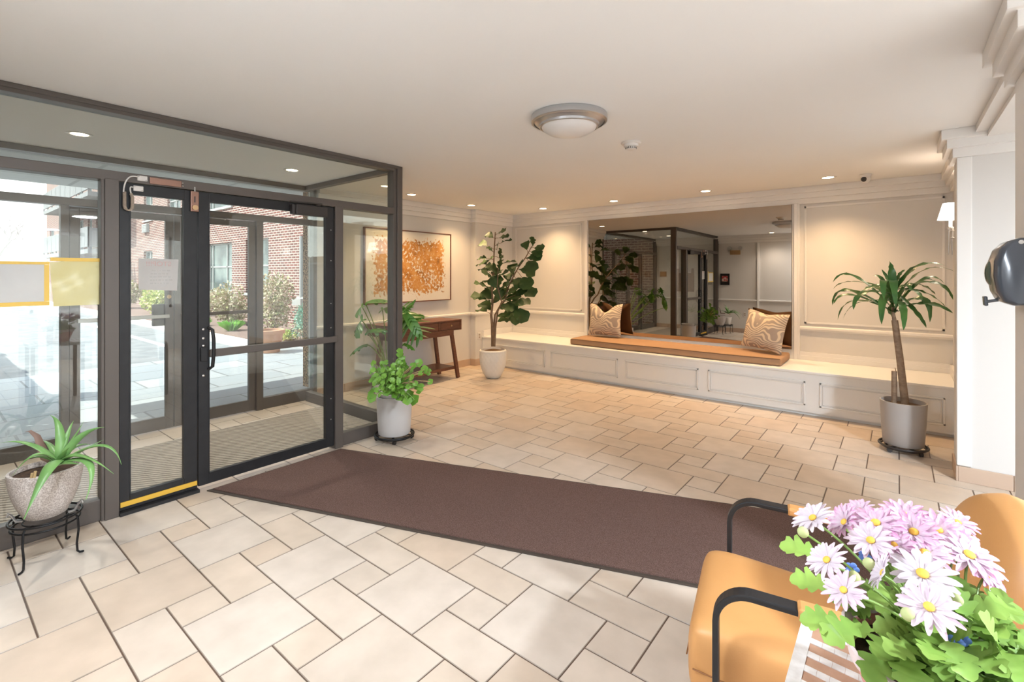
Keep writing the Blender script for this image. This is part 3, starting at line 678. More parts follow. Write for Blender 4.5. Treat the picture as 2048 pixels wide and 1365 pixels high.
mr = thing('wall_mirror', 'huge frameless tinted mirror above the bench', 'mirror', (-2.31, YM-.05, .565))
mo = MB().box(-3.656, -.966, YM-.05, YM-.044, .562, 2.252).build('mirror_glass', M['mirror'], mr)
mo.location = (0, 0, 0); mr.rotation_euler = (-.0023, 0, 0)
MB().box(-3.656, -.966, YM-.042, YM-.031, .562, 2.252).build('backing', M['plastic_dark'], mr)
def pillow(loc, rotz, lean, w_, h_, th, chop, label, seed, roll=0):
    t = thing('zebra_pillow', label, 'pillow', loc, rotz, 'zebra patterned pillows on the bench'); t.rotation_euler = (lean, roll, rotz)
    r = random.Random(seed); n = 18
    for side, nm, mt in ((-1, 'front_cover', M['zebra']), (1, 'back_cover', M['brown_velvet'])):
        vs = []
        for j in range(n+1):
            for i in range(n+1):
                a, b = -1+2*i/n, -1+2*j/n
                px = a*w_/2*(1-.09*(1-b*b)**1.0*abs(a)**2); pz = h_/2+b*h_/2*(1-.09*(1-a*a)*abs(b)**2)
                if chop: pz -= chop*math.exp(-(a/.38)**2)*max(0, b)**2
                f = (1-abs(a)**2.6)*(1-abs(b)**2.6); y = side*th/2*(max(0, f)**.55)
                y *= 1-.3*math.exp(-(a/.3)**2)*max(0, b) if chop else 1
                y += .006*noise.noise(Vector((a*2.2, b*2.2, seed)))*(1 if f > .02 else 0)*2
                vs.append((px, y, pz))
        k = n+1; MB().add(vs, [(j*k+i, j*k+i+1, (j+1)*k+i+1, (j+1)*k+i) for j in range(n) for i in range(n)], True).build(nm, mt, t, local=True)
    return t
pillow((-3.27, 6.20, .552), .12, -.16, .50, .47, .17, .12, 'zebra patterned pillow with a dented top at the mirror end by the fig tree', 1)
pillow((-1.24, 6.14, .562), -.42, -.22, .52, .46, .18, .02, 'zebra patterned pillow leaning at the dracaena end of the bench cushion', 5, roll=.08)
# ------------------------------------------------------------------ painting, console, outlets
pt = thing('abstract_painting', 'large abstract painting with gold and ochre splatter in thin dark frame', 'painting', (XL, 4.33, 1.545))
MB().box(XL+.004, XL+.034, 3.592, 5.068, 1.066, 2.024).build('canvas', M['painting'], pt)
f = MB()
for y0, y1, z0, z1 in ((3.58, 5.08, 1.054, 1.066), (3.58, 5.08, 2.024, 2.036), (3.58, 3.592, 1.054, 2.036), (5.068, 5.08, 1.054, 2.036)): f.box(XL+.003, XL+.046, y0, y1, z0, z1)
f.build('frame', M['wood'], pt)
ct = thing('console_table', 'walnut console table with drawers and slanted legs below the painting', 'console table', (-4.97, 4.22, 0))
WD = M['wood']; xa, xb, ya, yb = -5.2, -4.76, 3.60, 4.83
MB().box(xa, xb, ya, yb, .79, .81).box(xa, xb, ya, ya+.02, .665, .79).box(xa, xb, yb-.02, yb, .665, .79).box(xa, xb, ya, yb, .665, .68).box(xa, xa+.015, ya, yb, .68, .79).build('case', WD, ct, bevel=.002)
mb = MB().box(xa+.04, xb-.012, ya+.14, yb-.14, .60, .665); mb.build('apron', WD, ct, bevel=.002)
n_ = 3; dw = (yb-ya-.04-.03*(n_-1))/n_
for i in range(n_):
    y0 = ya+.02+i*(dw+.03)
    dr = MB().box(xb-.3, xb-.004, y0+.004, y0+dw-.004, .684, .786).build('drawer', WD, ct, bevel=.002)
    MB().box(xb-.004, xb+.001, y0+.004, y0+.012, .684, .786).box(xb-.004, xb+.001, y0+dw-.012, y0+dw-.004, .684, .786).box(xb-.004, xb+.001, y0+.004, y0+dw-.004, .684, .692).box(xb-.004, xb+.001, y0+.004, y0+dw-.004, .778, .786).build('drawer_edging', WD, dr)
    MB().sphere((xb+.014, y0+dw/2, .735), .012, (.8, 1, 1), 12, 8).tube([(xb-.005, y0+dw/2, .735), (xb+.01, y0+dw/2, .735)], .005).build('knob', M['brass'], dr)
    if i < n_-1: MB().box(xb-.02, xb, y0+dw, y0+dw+.03, .68, .79).build('divider', WD, ct)
for sy, yt, ybt in ((-1, ya+.17, ya+.06), (1, yb-.17, yb-.06)):
    for xt, xbt in ((xb-.035, xb-.012), (xa+.06, xa+.05)):
        MB().beam((xt, yt, .665), (xbt, ybt, 0), .05, .035, up=(1, 0, 0)).build('leg', WD, ct, bevel=.003)
MB().box(xa+.05, xb-.035, ya+.10, yb-.10, .125, .165).build('shelf', WD, ct, bevel=.002)
def outlet(loc, ax, label):
    t = thing('wall_outlet', label, 'outlet', loc); x, y, z = loc
    if ax == 'x':
        MB().box(x, x+.006, y-.035, y+.035, z-.057, z+.057).build('cover', M['plastic_white'], t, bevel=.003)
        for dz in (-.02, .02): MB().box(x+.005, x+.008, y-.016, y+.016, z+dz-.014, z+dz+.014).build('socket', M['cable'], t, bevel=.002)
    else:
        MB().box(x-.035, x+.035, y, y+.006, z-.057, z+.057).build('cover', M['plastic_white'], t, bevel=.003)
        for dz in (-.02, .02): MB().box(x-.016, x+.016, y+.005, y+.008, z+dz-.014, z+dz+.014).build('socket', M['cable'], t, bevel=.002)
outlet((-5.17, 5.64, .46), 'x', 'white power outlet on the wall behind the fig tree pot')
outlet((-2.98, YB, .46), 'y', 'power outlet on the back wall seen in the mirror')
# items of the back wall that the mirror shows
t = thing('emergency_light', 'twin head emergency light box on the wall seen in the mirror', 'emergency light', (-3.2, YB, 2.05))
MB().box(-3.32, -3.08, YB, YB+.07, 1.96, 2.07).build('battery_box', M['brass'], t, bevel=.01)
for x in (-3.33, -3.07):
    h = MB().lathe([(.0, -.03), (.05, -.03), (.055, 0), (.045, .02), (0, .03)], (0, 0, 0), 20)
    h.v = [Matrix.Rotation(PI/2, 3, 'X') @ v + Vector((x, YB+.08, 2.12)) for v in h.v]
    h.build('lamp_head', M['chrome'], t)
t = thing('framed_sign', 'black framed red sign on the wall seen in the mirror', 'sign', (-3.45, YB, 1.33))
MB().box(-3.56, -3.34, YB, YB+.03, 1.19, 1.48).build('frame', M['framed_black'], t, bevel=.003)
MB().box(-3.52, -3.38, YB+.028, YB+.033, 1.28, 1.42).build('print', M['red_print'], t)
t = thing('notice_board', 'brown notice board on the inner vestibule wall', 'notice board', (-4.5, YB, 1.3))
MB().box(-4.8, -4.23, YB, YB+.02, 1.0, 1.62).build('board', M['cork'], t, bevel=.003)
MB().box(-4.62, -4.3, YB+.02, YB+.023, 1.5, 1.66).build('paper_sheet', M['paper'], t)
o = MB().box(-5.16, -4.98, YB, YB+.015, 1.4, 1.54).build('brass_plaque', M['brass'], origin=(-5.07, YB, 1.4)); tag(o, 'small brass plaque on the inner vestibule wall', 'plaque')
# ------------------------------------------------------------------ ceiling fittings
PWR = 47
spots = [((-4.76, 3.94), 'recessed downlight above the gold painting', PWR), ((-4.83, 5.10), 'recessed downlight above the corner with the fig tree', 36),
         ((-4.22, 6.04), 'recessed downlight between fig tree and mirror', 38), ((-3.03, 6.02), 'recessed downlight over the left pillow end of the mirror', PWR),
         ((-1.80, 5.98), 'recessed downlight over the middle of the bench cushion', PWR), ((-.56, 5.93), 'recessed downlight beside the dome camera', PWR),
         ((-4.557, .763), 'vestibule downlight above the outer doors, frame side', 42), ((-4.538, 2.299), 'vestibule downlight nearest the painting wall', 42),
         ((-2.3, .25), 'recessed downlight that only the mirror shows', 40)]
proto = None
for (x, y), lb, pw in spots:
    if proto is None:
        proto = thing('downlight', lb, 'downlight', (x, y, H), 0, 'recessed warm downlights')
        MB().lathe([(.048, -.001), (.052, -.005), (.068, -.007), (.076, -.003), (.076, 0)], (0, 0, 0), 36).build('trim_ring', M['plastic_white'], proto, local=True)
        MB().disc((0, 0, -.003), .05, 32, False).build('lens', M['lens'], proto, local=True)
        o = proto
    else: o = dup(proto, (x, y, H), 0, lb)
    o['_pw'] = pw
for o in [q for q in C.objects if q.name.startswith('downlight') and q.type == 'EMPTY']:
    l = lamp('downlight_bulb', 'SPOT', (o.location.x, o.location.y, H-.012), o['_pw'], WARM if o['_pw'] != 40 and o['_pw'] != 42 else (1, .96, .91), None, .04, math.radians(124)); del o['_pw']
fl = thing('flush_ceiling_light', 'round nickel flush ceiling light with frosted dome', 'ceiling light', (-1.622, 2.607, H))
MB().lathe([(.0, -.002), (.235, -.002), (.238, -.01), (.238, -.04), (.230, -.046), (.222, -.046)], (0, 0, 0), 64).build('outer_ring', M['chrome'], fl, local=True)
MB().lathe([(.222, -.04), (.215, -.046), (.19, -.058), (.188, -.072), (.180, -.076), (.172, -.072)], (0, 0, 0), 64).build('inner_ring', M['chrome'], fl, local=True)
MB().lathe([(.176, -.066), (.165, -.085), (.13, -.108), (.08, -.122), (.03, -.127), (0.0001, -.128)], (0, 0, 0), 64).build('dome', M['dome'], fl, local=True)
sm = thing('smoke_detector', 'white smoke detector on the ceiling near the flush light', 'smoke detector', (-1.58, 3.425, H))
MB().lathe([(0.0001, -.001), (.075, -.001), (.075, -.006), (.068, -.014), (.055, -.016)], (0, 0, 0), 40).build('base', M['plastic_white'], sm, local=True)
MB().lathe([(.056, -.012), (.052, -.034), (.04, -.036), (.038, -.052), (.025, -.058), (0.0001, -.06)], (0, 0, 0), 40).build('housing', M['plastic_white'], sm, local=True)
sl = MB()
for k in range(16):
    a = 2*PI*k/16; sl.beam((.0375*math.cos(a), .0375*math.sin(a), -.038), (.0375*math.cos(a), .0375*math.sin(a), -.051), .006, .006)
sl.build('slots', M['bronze'], sm, local=True)
cm = thing('dome_camera', 'small white dome security camera at the crown moulding', 'camera', (-.25, 6.0, H))
MB().lathe([(0.0001, -.001), (.052, -.001), (.054, -.006), (.052, -.012), (.046, -.02), (.044, -.03)], (0, 0, 0), 36).build('base', M['plastic_white'], cm, local=True)
MB().sphere((0, 0, -.045), .043, (1, 1, 1), 24, 16).build('ball', M['plastic_white'], cm, local=True)
e = MB().sphere((-.012, -.028, -.05), .026, (1, 1, 1), 20, 12); e.build('lens', M['plastic_dark'], cm, local=True)
# wall sconce on the alcove side wall
sx, sy = .345, 5.42
sn = thing('wall_sconce', 'nickel candle wall sconce with glowing white shade in the alcove corner', 'sconce', (XR, sy, 1.6))
MB().lathe([(.085, 1.895), (.083, 1.897), (.05, 2.03), (.048, 2.03)], (sx, sy, 0), 36).build('lamp_shade', M['shade'], sn, solid=.002)
MB().tube([(sx, sy, 1.82), (sx, sy, 1.93)], .012, 12).build('candle_sleeve', M['offwhite'], sn)
rods = MB()
for dx, dy in ((-.012, 0), (.012, .008)):
    rods.tube([(sx+dx, sy+dy, 1.60), (sx+dx*.8, sy+dy, 1.70), (sx+dx, sy+dy, 1.83)], [.004, .008, .008], 8)
rods.lathe([(.0001, 1.80), (.03, 1.80), (.03, 1.806), (.0001, 1.806)], (sx, sy, 0), 20).lathe([(.0001, 1.825), (.022, 1.825), (.022, 1.831), (.0001, 1.831)], (sx, sy, 0), 20)
rods.build('stem', M['steel'], sn)
MB().tube([(sx, sy, 1.74), (XR-.005, sy, 1.74)], .007).build('arm', M['steel'], sn)
MB().box(XR-.012, XR, sy-.025, sy+.025, 1.66, 1.84).build('wall_plate', M['steel'], sn, bevel=.004)
lamp('sconce_bulb', 'POINT', (sx, sy, 1.96), 2.0, (1, .8, .6), None, .03)
# dispenser on the near pillar
ds = thing('towel_dispenser', 'dark smoky wall dispenser with a push lever on the white pillar', 'dispenser', (.392, 2.72, 1.3))
prof = [(.0, .0), (.045, -.004), (.075, .01), (.092, .05), (.1, .11), (.098, .17), (.085, .215), (.06, .245), (.03, .256), (.0, .258)]
vs = []; ys = [2.60, 2.612, 2.64, 2.72, 2.80, 2.828, 2.84]; sc_ = [.8, .95, 1, 1, 1, .95, .8]; npf = len(prof)
for y_, k_ in zip(ys, sc_):
    for (px, pz) in prof: vs.append((.392-.001-px*k_, y_, 1.322+.13+(pz-.13)*(.6+.4*k_)))
fs = [(i*npf+j, i*npf+j+1, (i+1)*npf+j+1, (i+1)*npf+j) for i in range(6) for j in range(npf-1)] + [tuple(range(npf)), tuple(6*npf+j for j in range(npf))]
fs += [(i*npf, i*npf+npf-1, (i+1)*npf+npf-1, (i+1)*npf) for i in range(6)]
MB().add(vs, fs, True).build('housing', M['dispenser'], ds)
MB().sphere((.392-.088, 2.77, 1.445), .055, (.45, .8, 1), 20, 14).build('window', M['dispenser_lens'], ds)
MB().beam((.392-.02, 2.78, 1.345), (.392-.105, 2.80, 1.325), .05, .012).beam((.392-.105, 2.80, 1.308), (.392-.108, 2.80, 1.348), .05, .012, up=(1, 0, 0)).build('push_lever', M['dispenser'], ds, bevel=.004)
MB().sphere((.392-.03, 2.598, 1.56), .008, (1, .5, 1), 10, 6).build('key_lock', M['cable_white'], ds)
# ------------------------------------------------------------------ unseen half of the lobby: windows and lamps added as fill light
for i, (y0, y1) in enumerate(((.6, 1.9), (2.4, 3.9))):
    w_ = sroot('window_%d' % (4+i), 'side window added for daylight fill in the unseen lobby beyond the pillar' + (', the one nearer the back wall' if i == 0 else ', the wider one'), 'window', (XW, y0, .8))
    f = MB()
    for q in ((y0, y1, .8, .86), (y0, y1, 2.09, 2.15), (y0, y0+.06, .8, 2.15), (y1-.06, y1, .8, 2.15), ((y0+y1)/2-.02, (y0+y1)/2+.02, .8, 2.15)): f.box(XW+.04, XW+.1, *q)
    f.build('frame', M['white'], w_); MB().box(XW+.067, XW+.073, y0+.05, y1-.05, .85, 2.1).build('pane', GL, w_)
for i, (x, y, pw) in enumerate(((-1.2, .15, 19), (2.3, 1.7, 105))):
    o = dup(fl, (x, y, H), 0, ('added flush ceiling fill light in the unseen lobby part nearer the back wall', 'added flush ceiling fill light in the unseen lobby part deeper behind the pillar')[i])
    lamp('fill_lamp', 'AREA', (x, y, H-.135), pw, (.80, .90, 1), None, .34)  # extra lamp out of view, added to brighten the near room
# ------------------------------------------------------------------ plants
def leafmesh(mb, base, tip, width, prof, droop=.0, up=Vector((0, 0, 1)), n=7, **k):
    base = Vector(base); tip = Vector(tip); mid = (base+tip)/2 + Vector((0, 0, droop*(tip-base).length))
    blade(mb, bez(base, mid, tip, n), width, prof, up, **k)
def near(pts, c): return min(pts, key=lambda p: (p-c).length)
ovate = lambda t: max(.04, math.sin(PI*min(1, t**.8))**.7)
fiddle = lambda t: max(.05, (.42+.75*math.sin(PI*(t-.15)/1.05)) if .08 < t < .97 else .12)*(1 if t < .97 else .6)
lance = lambda t: max(.02, math.sin(PI*t**.75)**.8)
# fiddle-leaf fig
fp = Vector((-4.39, 5.07, 0))
fg = thing('fiddle_leaf_fig', 'tall fiddle leaf fig tree in a white diamond textured pot in the corner', 'potted tree', fp)
def dia(an, t):
    u_ = an*9/PI; v_ = t*5
    a = abs(((u_+v_) % 1)-.5); b = abs(((u_-v_) % 1)-.5)
    return -.005*max(0, (1-min(.5-a, .5-b)*14)) if .06 < t < .9 else 0
MB().lathe([(.0001, .004), (.085, .004), (.1, .01), (.125, .04), (.155, .10), (.178, .18), (.187, .26), (.186, .33), (.18, .385), (.178, .395), (.166, .395), (.164, .36), (.0001, .35)][:2] +
           [(.085+.102*math.sin(PI/2*min(1, i/20)**.75), .004+.375*(i/26)) for i in range(1, 27)] + [(.178, .392), (.166, .395), (.163, .37)], (0, 0, 0), 108, fx=dia).build('pot', M['ceramic'], fg, local=True)
MB().lathe([(.164, .365), (.12, .378), (.06, .39), (.0001, .395)], (0, 0, 0), 32).build('moss', M['moss'], fg, local=True)
zf = lambda x, y: Vector((930+x/5.25, 440+y/5.25))
FD = at(985, 700, Y=5.07)
def fpt(x, y, dy=0):
    u, v = zf(x, y); return at(u, v, Y=5.07+dy)
stems = [[(290, 1330, 0), (285, 1100, 0), (275, 1000, 0), (290, 880, 0), (285, 740, -.02), (300, 560, -.02), (305, 350, 0), (318, 130, 0)],
         [(300, 1330, .02), (300, 1150, .02), (315, 1000, .03), (370, 900, .04), (420, 850, .05), (450, 720, .03), (500, 610, .02), (560, 500, 0), (640, 390, -.02), (700, 280, -.02)],
         [(310, 1330, -.03), (320, 1130, -.03), (345, 960, -.06), (385, 860, -.09), (340, 700, -.1), (345, 560, -.1), (350, 480, -.1)]]
stp = []; mb = MB()
for k, st in enumerate(stems):
    ps = [fpt(*q) for q in st]; n = len(ps)
    mb.tube(ps, [(.021, .016, .014)[k]*(1-.62*i/(n-1)) for i in range(n)], 10)
    for i in range(n-1):
        for j in range(6): stp.append(ps[i].lerp(ps[i+1], j/6))
stp = [p for p in stp if p.z > .62]
tr = mb
lf = MB(); pet = tr; r = random.Random(11)
LV = [(385, 120), (255, 160), (400, 178), (430, 220), (190, 250), (255, 300), (345, 265), (375, 345), (180, 400), (265, 412), (385, 398), (185, 458), (460, 448), (205, 515), (285, 512), (230, 572), (375, 470),
      (500, 505), (560, 475), (400, 565), (470, 590), (350, 640), (180, 690), (270, 720), (140, 812), (230, 790), (215, 900), (190, 942), (340, 845), (400, 765), (500, 742), (570, 655), (640, 655), (655, 745),
      (610, 855), (540, 870), (480, 930), (430, 1040), (520, 1045), (570, 1000), (717, 215), (775, 292), (637, 262), (750, 345), (740, 382), (700, 402), (690, 480), (650, 545), (440, 920), (400, 1000), (330, 560),
      (420, 690), (360, 770), (500, 820), (590, 760), (250, 640), (310, 655), (520, 660), (450, 760)]
for i, (x, y) in enumerate(LV):
    dy = r.uniform(-.16, .16) if 350 < y < 1000 else r.uniform(-.05, .05)
    c = fpt(x, y, dy); b = near(stp, c+Vector((0, 0, -.06))); d = c-b
    if d.length < .03: d = Vector((r.uniform(-1, 1), -1, .3))
    d.normalize()
    if x in (717, 345, 375): d = Vector((.15 if x == 717 else .3, -.1, .9))
    L = r.uniform(.19, .26) if y > 420 else r.uniform(.13, .18)
    s0 = c-d*L*.5; tip = c+d*L*.5+Vector((0, 0, -.03))
    upv = Vector((r.uniform(-.35, .35), -r.uniform(.25, 1.3), 1)).normalized()
    leafmesh(lf, s0, tip, L*.34, fiddle, .16, upv, 8, fold=.18, wav=.22, seed=i)
    pet.tube([b, b.lerp(s0, .5)+Vector((0, 0, .01)), s0], .0035, 5)
tr.build('trunk', M['stem'], fg); lf.build('leaves', M['fig'], fg)
# plant caddies
def caddy(name, label, loc, R):
    t = thing(name, label, 'plant caddy', loc, 0, 'wheeled plant caddies')
    MB().ring((0, 0, .048), R, .009).ring((0, 0, .036), R-.012, .007).build('ring', M['iron'] if R > .165 else M['plastic_dark'], t, local=True)
    b = MB()
    for k in range(2): a = PI/4+k*PI/2; b.beam((R*math.cos(a), R*math.sin(a), .036), (-R*math.cos(a), -R*math.sin(a), .036), .018, .006)
    b.build('cross_bars', M['plastic_dark'], t, local=True)
    for k in range(4):
        a = PI/4+k*PI/2+.12; c = Vector(((R-.018)*math.cos(a), (R-.018)*math.sin(a), .0185)); ax = Vector((math.cos(a+1), math.sin(a+1), 0))*.010
        MB().tube([c-ax, c+ax], .018, 16).tube([c+Vector((0, 0, .006)), c+Vector((0, 0, .03))], .007, 8).build('caster', M['plastic_dark'], t, local=True)
    return t
# dracaena
dc = Vector((.036, 5.06, 0))
caddy('plant_caddy', 'round wheeled caddy under the grey dracaena pot', tuple(dc), .158)
dr = thing('dracaena_palm', 'cane dracaena with arching leaves in a grey pot at the bench end', 'potted plant', (dc.x, dc.y, .056))
MB().lathe([(.0001, 0), (.128, 0), (.134, .006), (.146, .18), (.153, .34), (.154, .35), (.145, .351), (.142, .33), (.142, .30)], (0, 0, 0), 56).build('pot', M['stucco'], dr, local=True)
MB().disc((0, 0, .315), .143, 32).build('soil', M['soil'], dr, local=True)
zd = lambda x, y, dy=0: at(1620+x/2.968, 480+y/2.968, Y=5.06+dy)
mb = MB(); P0, P1, P2 = zd(566, 985), zd(533, 700), zd(503, 478)
pts = [P0.lerp(P1, t/6) for t in range(6)] + [P1.lerp(P2, t/4) for t in range(5)]
pts[0].z = .34
mb.tube(pts, [.028-.0005*i for i in range(len(pts))], 14)
mb.tube([Vector((zd(500, 970).x, 5.06, .34)), zd(500, 780)], .019, 12)
mb.tube([zd(502, 484), zd(495, 440), zd(490, 400)], [.016, .012, .01], 10).tube([zd(510, 780), zd(505, 760)], .003, 5)
mb.build('trunk', M['trunk'], dr)
mb = MB(); r = random.Random(3); crown_base = zd(498, 430)
DLV = [((470, 125), (490, 200), .034, -.05), ((565, 178), (520, 210), .022, 0), ((815, 158), (620, 120), .026, .05), ((862, 190), (660, 140), .026, -.05), ((797, 260), (680, 185), .02, .1), ((850, 357), (760, 215), .026, -.1),
       ((808, 402), (680, 290), .028, .12), ((850, 437), (690, 350), .026, -.15), ((712, 490), (700, 300), .03, -.12), ((690, 522), (640, 430), .022, -.2), ((555, 538), (560, 380), .032, -.25), ((425, 502), (430, 300), .038, -.22),
       ((165, 475), (230, 320), .026, 0), ((132, 388), (190, 245), .026, .08), ((140, 380), (220, 290), .022, -.1), ((258, 415), (290, 290), .03, -.14), ((138, 292), (230, 225), .022, .1), ((136, 252), (240, 160), .02, -.04),
       ((372, 215), (440, 215), .018, .12), ((425, 175), (470, 240), .02, .1), ((605, 300), (560, 240), .028, -.2), ((745, 325), (640, 240), .032, .14), ((640, 375), (570, 400), .026, -.1), ((575, 360), (540, 430), .034, -.12),
       ((510, 400), (490, 180), .036, -.22), ((440, 360), (430, 180), .034, -.2), ((195, 480), (260, 350), .024, .12), ((670, 350), (600, 270), .03, -.22), ((300, 320), (380, 260), .03, -.18), ((345, 300), (400, 250), .034, .2),
       ((505, 470), (470, 430), .03, .1), ((730, 240), (640, 230), .02, .2)]
for i, (tp, md, wd, dy) in enumerate(DLV):
    b = zd(498+r.uniform(-8, 8), 350+r.uniform(-60, 90)); m_ = zd(*md, dy*.7); t_ = zd(*tp, dy*1.2)
    m2 = m_*1.0 + (m_-(b+t_)/2)*.35
    path = bez(b, m2, t_, 14)
    blade(mb, path, wd*.85, lambda t: max(.03, .25+.75*math.sin(PI*min(1, t**.9))) if t < .97 else .02, Vector((r.uniform(-.2, .2), -.35, 1)), fold=.12, wav=.25, seed=i, twist=r.uniform(-.6, .6))
mb.build('leaves', M['dracaena'], dr)
# trailing green plant in the pale pot by the corner post
pc = Vector((-3.425, 2.645, 0))
caddy('plant_caddy', 'round wheeled caddy under the pale pot at the vestibule corner', tuple(pc), .166)
gp = thing('ivy_geranium', 'bushy green round leaved plant in a pale grey pot by the corner post', 'potted plant', (pc.x, pc.y, .058))
MB().lathe([(.0001, 0), (.132, 0), (.137, .008), (.146, .17), (.152, .32), (.153, .326), (.144, .327), (.141, .30)], (0, 0, 0), 56).build('pot', M['palepot'], gp, local=True)
MB().lathe([(.0001, .30), (.11, .30), (.115, .305), (.128, .352), (.132, .356), (.122, .357), (.11, .33)], (-.012, -.0, 0), 48).build('inner_pot', M['ceramic'], gp, local=True)
MB().disc((-.012, 0, .33), .112, 32).build('soil', M['soil'], gp, local=True)
zg = lambda x, y, dd=0: at(690+x/4.405, 590+y/4.405, d=3.80+dd)
mb = MB(); sg = MB(); tan_ = MB(); r = random.Random(9)
def roundleaf(mb, c, nrm, R, r):
    nrm = nrm.normalized(); a = nrm.cross(Vector((0, 0, 1)))
    a = a.normalized() if a.length > .1 else Vector((1, 0, 0)); b = nrm.cross(a); n = 15; ph = r.uniform(0, 6)
    vs = [c - nrm*R*.12]
    for ring_, rr in ((0, .55), (1, 1.0)):
        for k in range(n):
            an = ph+2*PI*k/n; q = rr*R*(1+(.1*math.cos(5*(an-ph)) if ring_ else 0))*(.35 if (k == 0) else 1)
            vs.append(c + (a*math.cos(an)+b*math.sin(an))*q + nrm*(R*.12*rr*rr*math.cos(2*an+ph)))
    fs = [(0, 1+k, 1+(k+1) % n) for k in range(n)] + [(1+k, 1+n+k, 1+n+(k+1) % n, 1+(k+1) % n) for k in range(n)]
    mb.add(vs, fs, True)
root = zg(430, 830)
GL_ = [(480, 510), (500, 545), (470, 590), (510, 600), (650, 600), (600, 625), (700, 660), (735, 680), (665, 690), (750, 765), (670, 815), (650, 830), (610, 925), (520, 905), (560, 885), (480, 890), (230, 880), (240, 910),
       (250, 605), (440, 880), (550, 930), (365, 855), (580, 790), (620, 780)]
for i, (x, y) in enumerate(GL_):
    c = zg(x, y, r.uniform(-.05, .05)); roundleaf(mb, c, Vector((.45+r.uniform(-.4, .4), -1, .45+r.uniform(-.3, .5))), .022+.016*r.random()+(.008 if y > 780 else 0), r)
    m_ = root.lerp(c, .5)+Vector((0, 0, .05)); (tan_ if x > 560 and y < 800 else sg).tube(bez(root+Vector((0, 0, .02)), m_, c, 6), .0028, 5)
for i in range(300):
    x = r.gauss(420, 90); y = r.gauss(735, 75)
    if y > 900 or x < 230 or x > 610 or y < 590: continue
    c = zg(x, y, r.uniform(-.11, .10)); roundleaf(mb, c, Vector((.4+r.uniform(-.7, .7), -1, .6+r.uniform(-.5, .8))), r.uniform(.011, .025), r)
    sg.tube(bez(root, root.lerp(c, .5)+Vector((0, 0, .02)), c, 4), .0018, 4)
mb.build('leaves', M['geranium'], gp); sg.build('stalks', M['stem_green'], gp); tan_.build('runners', M['stem_tan'], gp)['label'] = 'tan bare runners'
# philodendron behind the glass
pp = Vector((-4.50, 3.40, 0))
ph = thing('philodendron', 'large lobed philodendron in a white pot between vestibule glass and console', 'potted plant', pp)
MB().lathe([(.0001, 0), (.09, 0), (.11, .01), (.145, .08), (.165, .17), (.172, .26), (.170, .32), (.160, .322), (.158, .29)], (0, 0, 0), 48).build('pot', M['ceramic'], ph, local=True)
MB().disc((0, 0, .30), .16, 32).build('soil', M['soil'], ph, local=True)
lob = MB(); st = MB(); r = random.Random(21)
def lobed(mb, base, tip, W, r, nl=6, up=Vector((0, -.6, 1))):
    """deeply cut leaf: a rib with paired fingers"""
    base, tip = Vector(base), Vector(tip); ax = tip-base; L = ax.length; ax.normalize(); sd = ax.cross(up).normalized(); nn = sd.cross(ax)
    rib = bez(base, (base+tip)/2+nn*L*.14, tip, 10); blade(mb, rib, L*.17, lambda t: max(.05, math.sin(PI*(.1+.9*t)))**.6, up, fold=.1)
    for i in range(nl):
        t = (i+.4)/nl; p = rib[int(t*9)]
        for s_ in (-1, 1):
            ln = W*(math.sin(PI*(.22+.7*t))**.8)*r.uniform(.9, 1.1); d = (sd*s_*math.cos(.35+t*.5)+ax*math.sin(.25+t*.75)+nn*-.12).normalized()
            if i == 0: d = (sd*s_*.9-ax*.35).normalized()
            blade(mb, bez(p-d*.01, p+d*ln*.5+nn*.02*L, p+d*ln-nn*.05*L, 6), L*.085, lambda q: max(.05, .55+.5*math.sin(PI*q) if q < .9 else .25), up, fold=.12)
zp = lambda x, y, dd=0: at(690+x/4.405, 590+y/4.405, d=4.95+dd)
PL = [((150, 105), (95, 185), .09, .1), ((150, 225), (95, 360), .13, 0), ((190, 330), (390, 330), .07, .1), ((200, 440), (40, 545), .03, .05), ((180, 75), (400, 68), .05, .2), ((530, 165), (680, 400), .22, -.15), ((515, 150), (590, 85), .10, -.1),
      ((520, 200), (700, 190), .10, -.05), ((515, 435), (615, 492), .03, -.2), ((420, 200), (540, 250), .15, .1), ((330, 130), (440, 120), .1, .25), ((510, 110), (560, 300), .14, .05)]
top = pp+Vector((0, 0, .3))
for b, t_, W, dd in PL:
    B, T = zp(*b, dd), zp(*t_, dd); lobed(lob, B, T, W, r, 6 if W > .08 else 3)
    st.tube(bez(top+Vector((r.uniform(-.03, .03), 0, 0)), (top+B)/2+Vector((0, 0, .12)), B, 8), .006, 6)
lob.build('leaves', M['philo'], ph); st.build('stalks', M['stem_green'], ph)
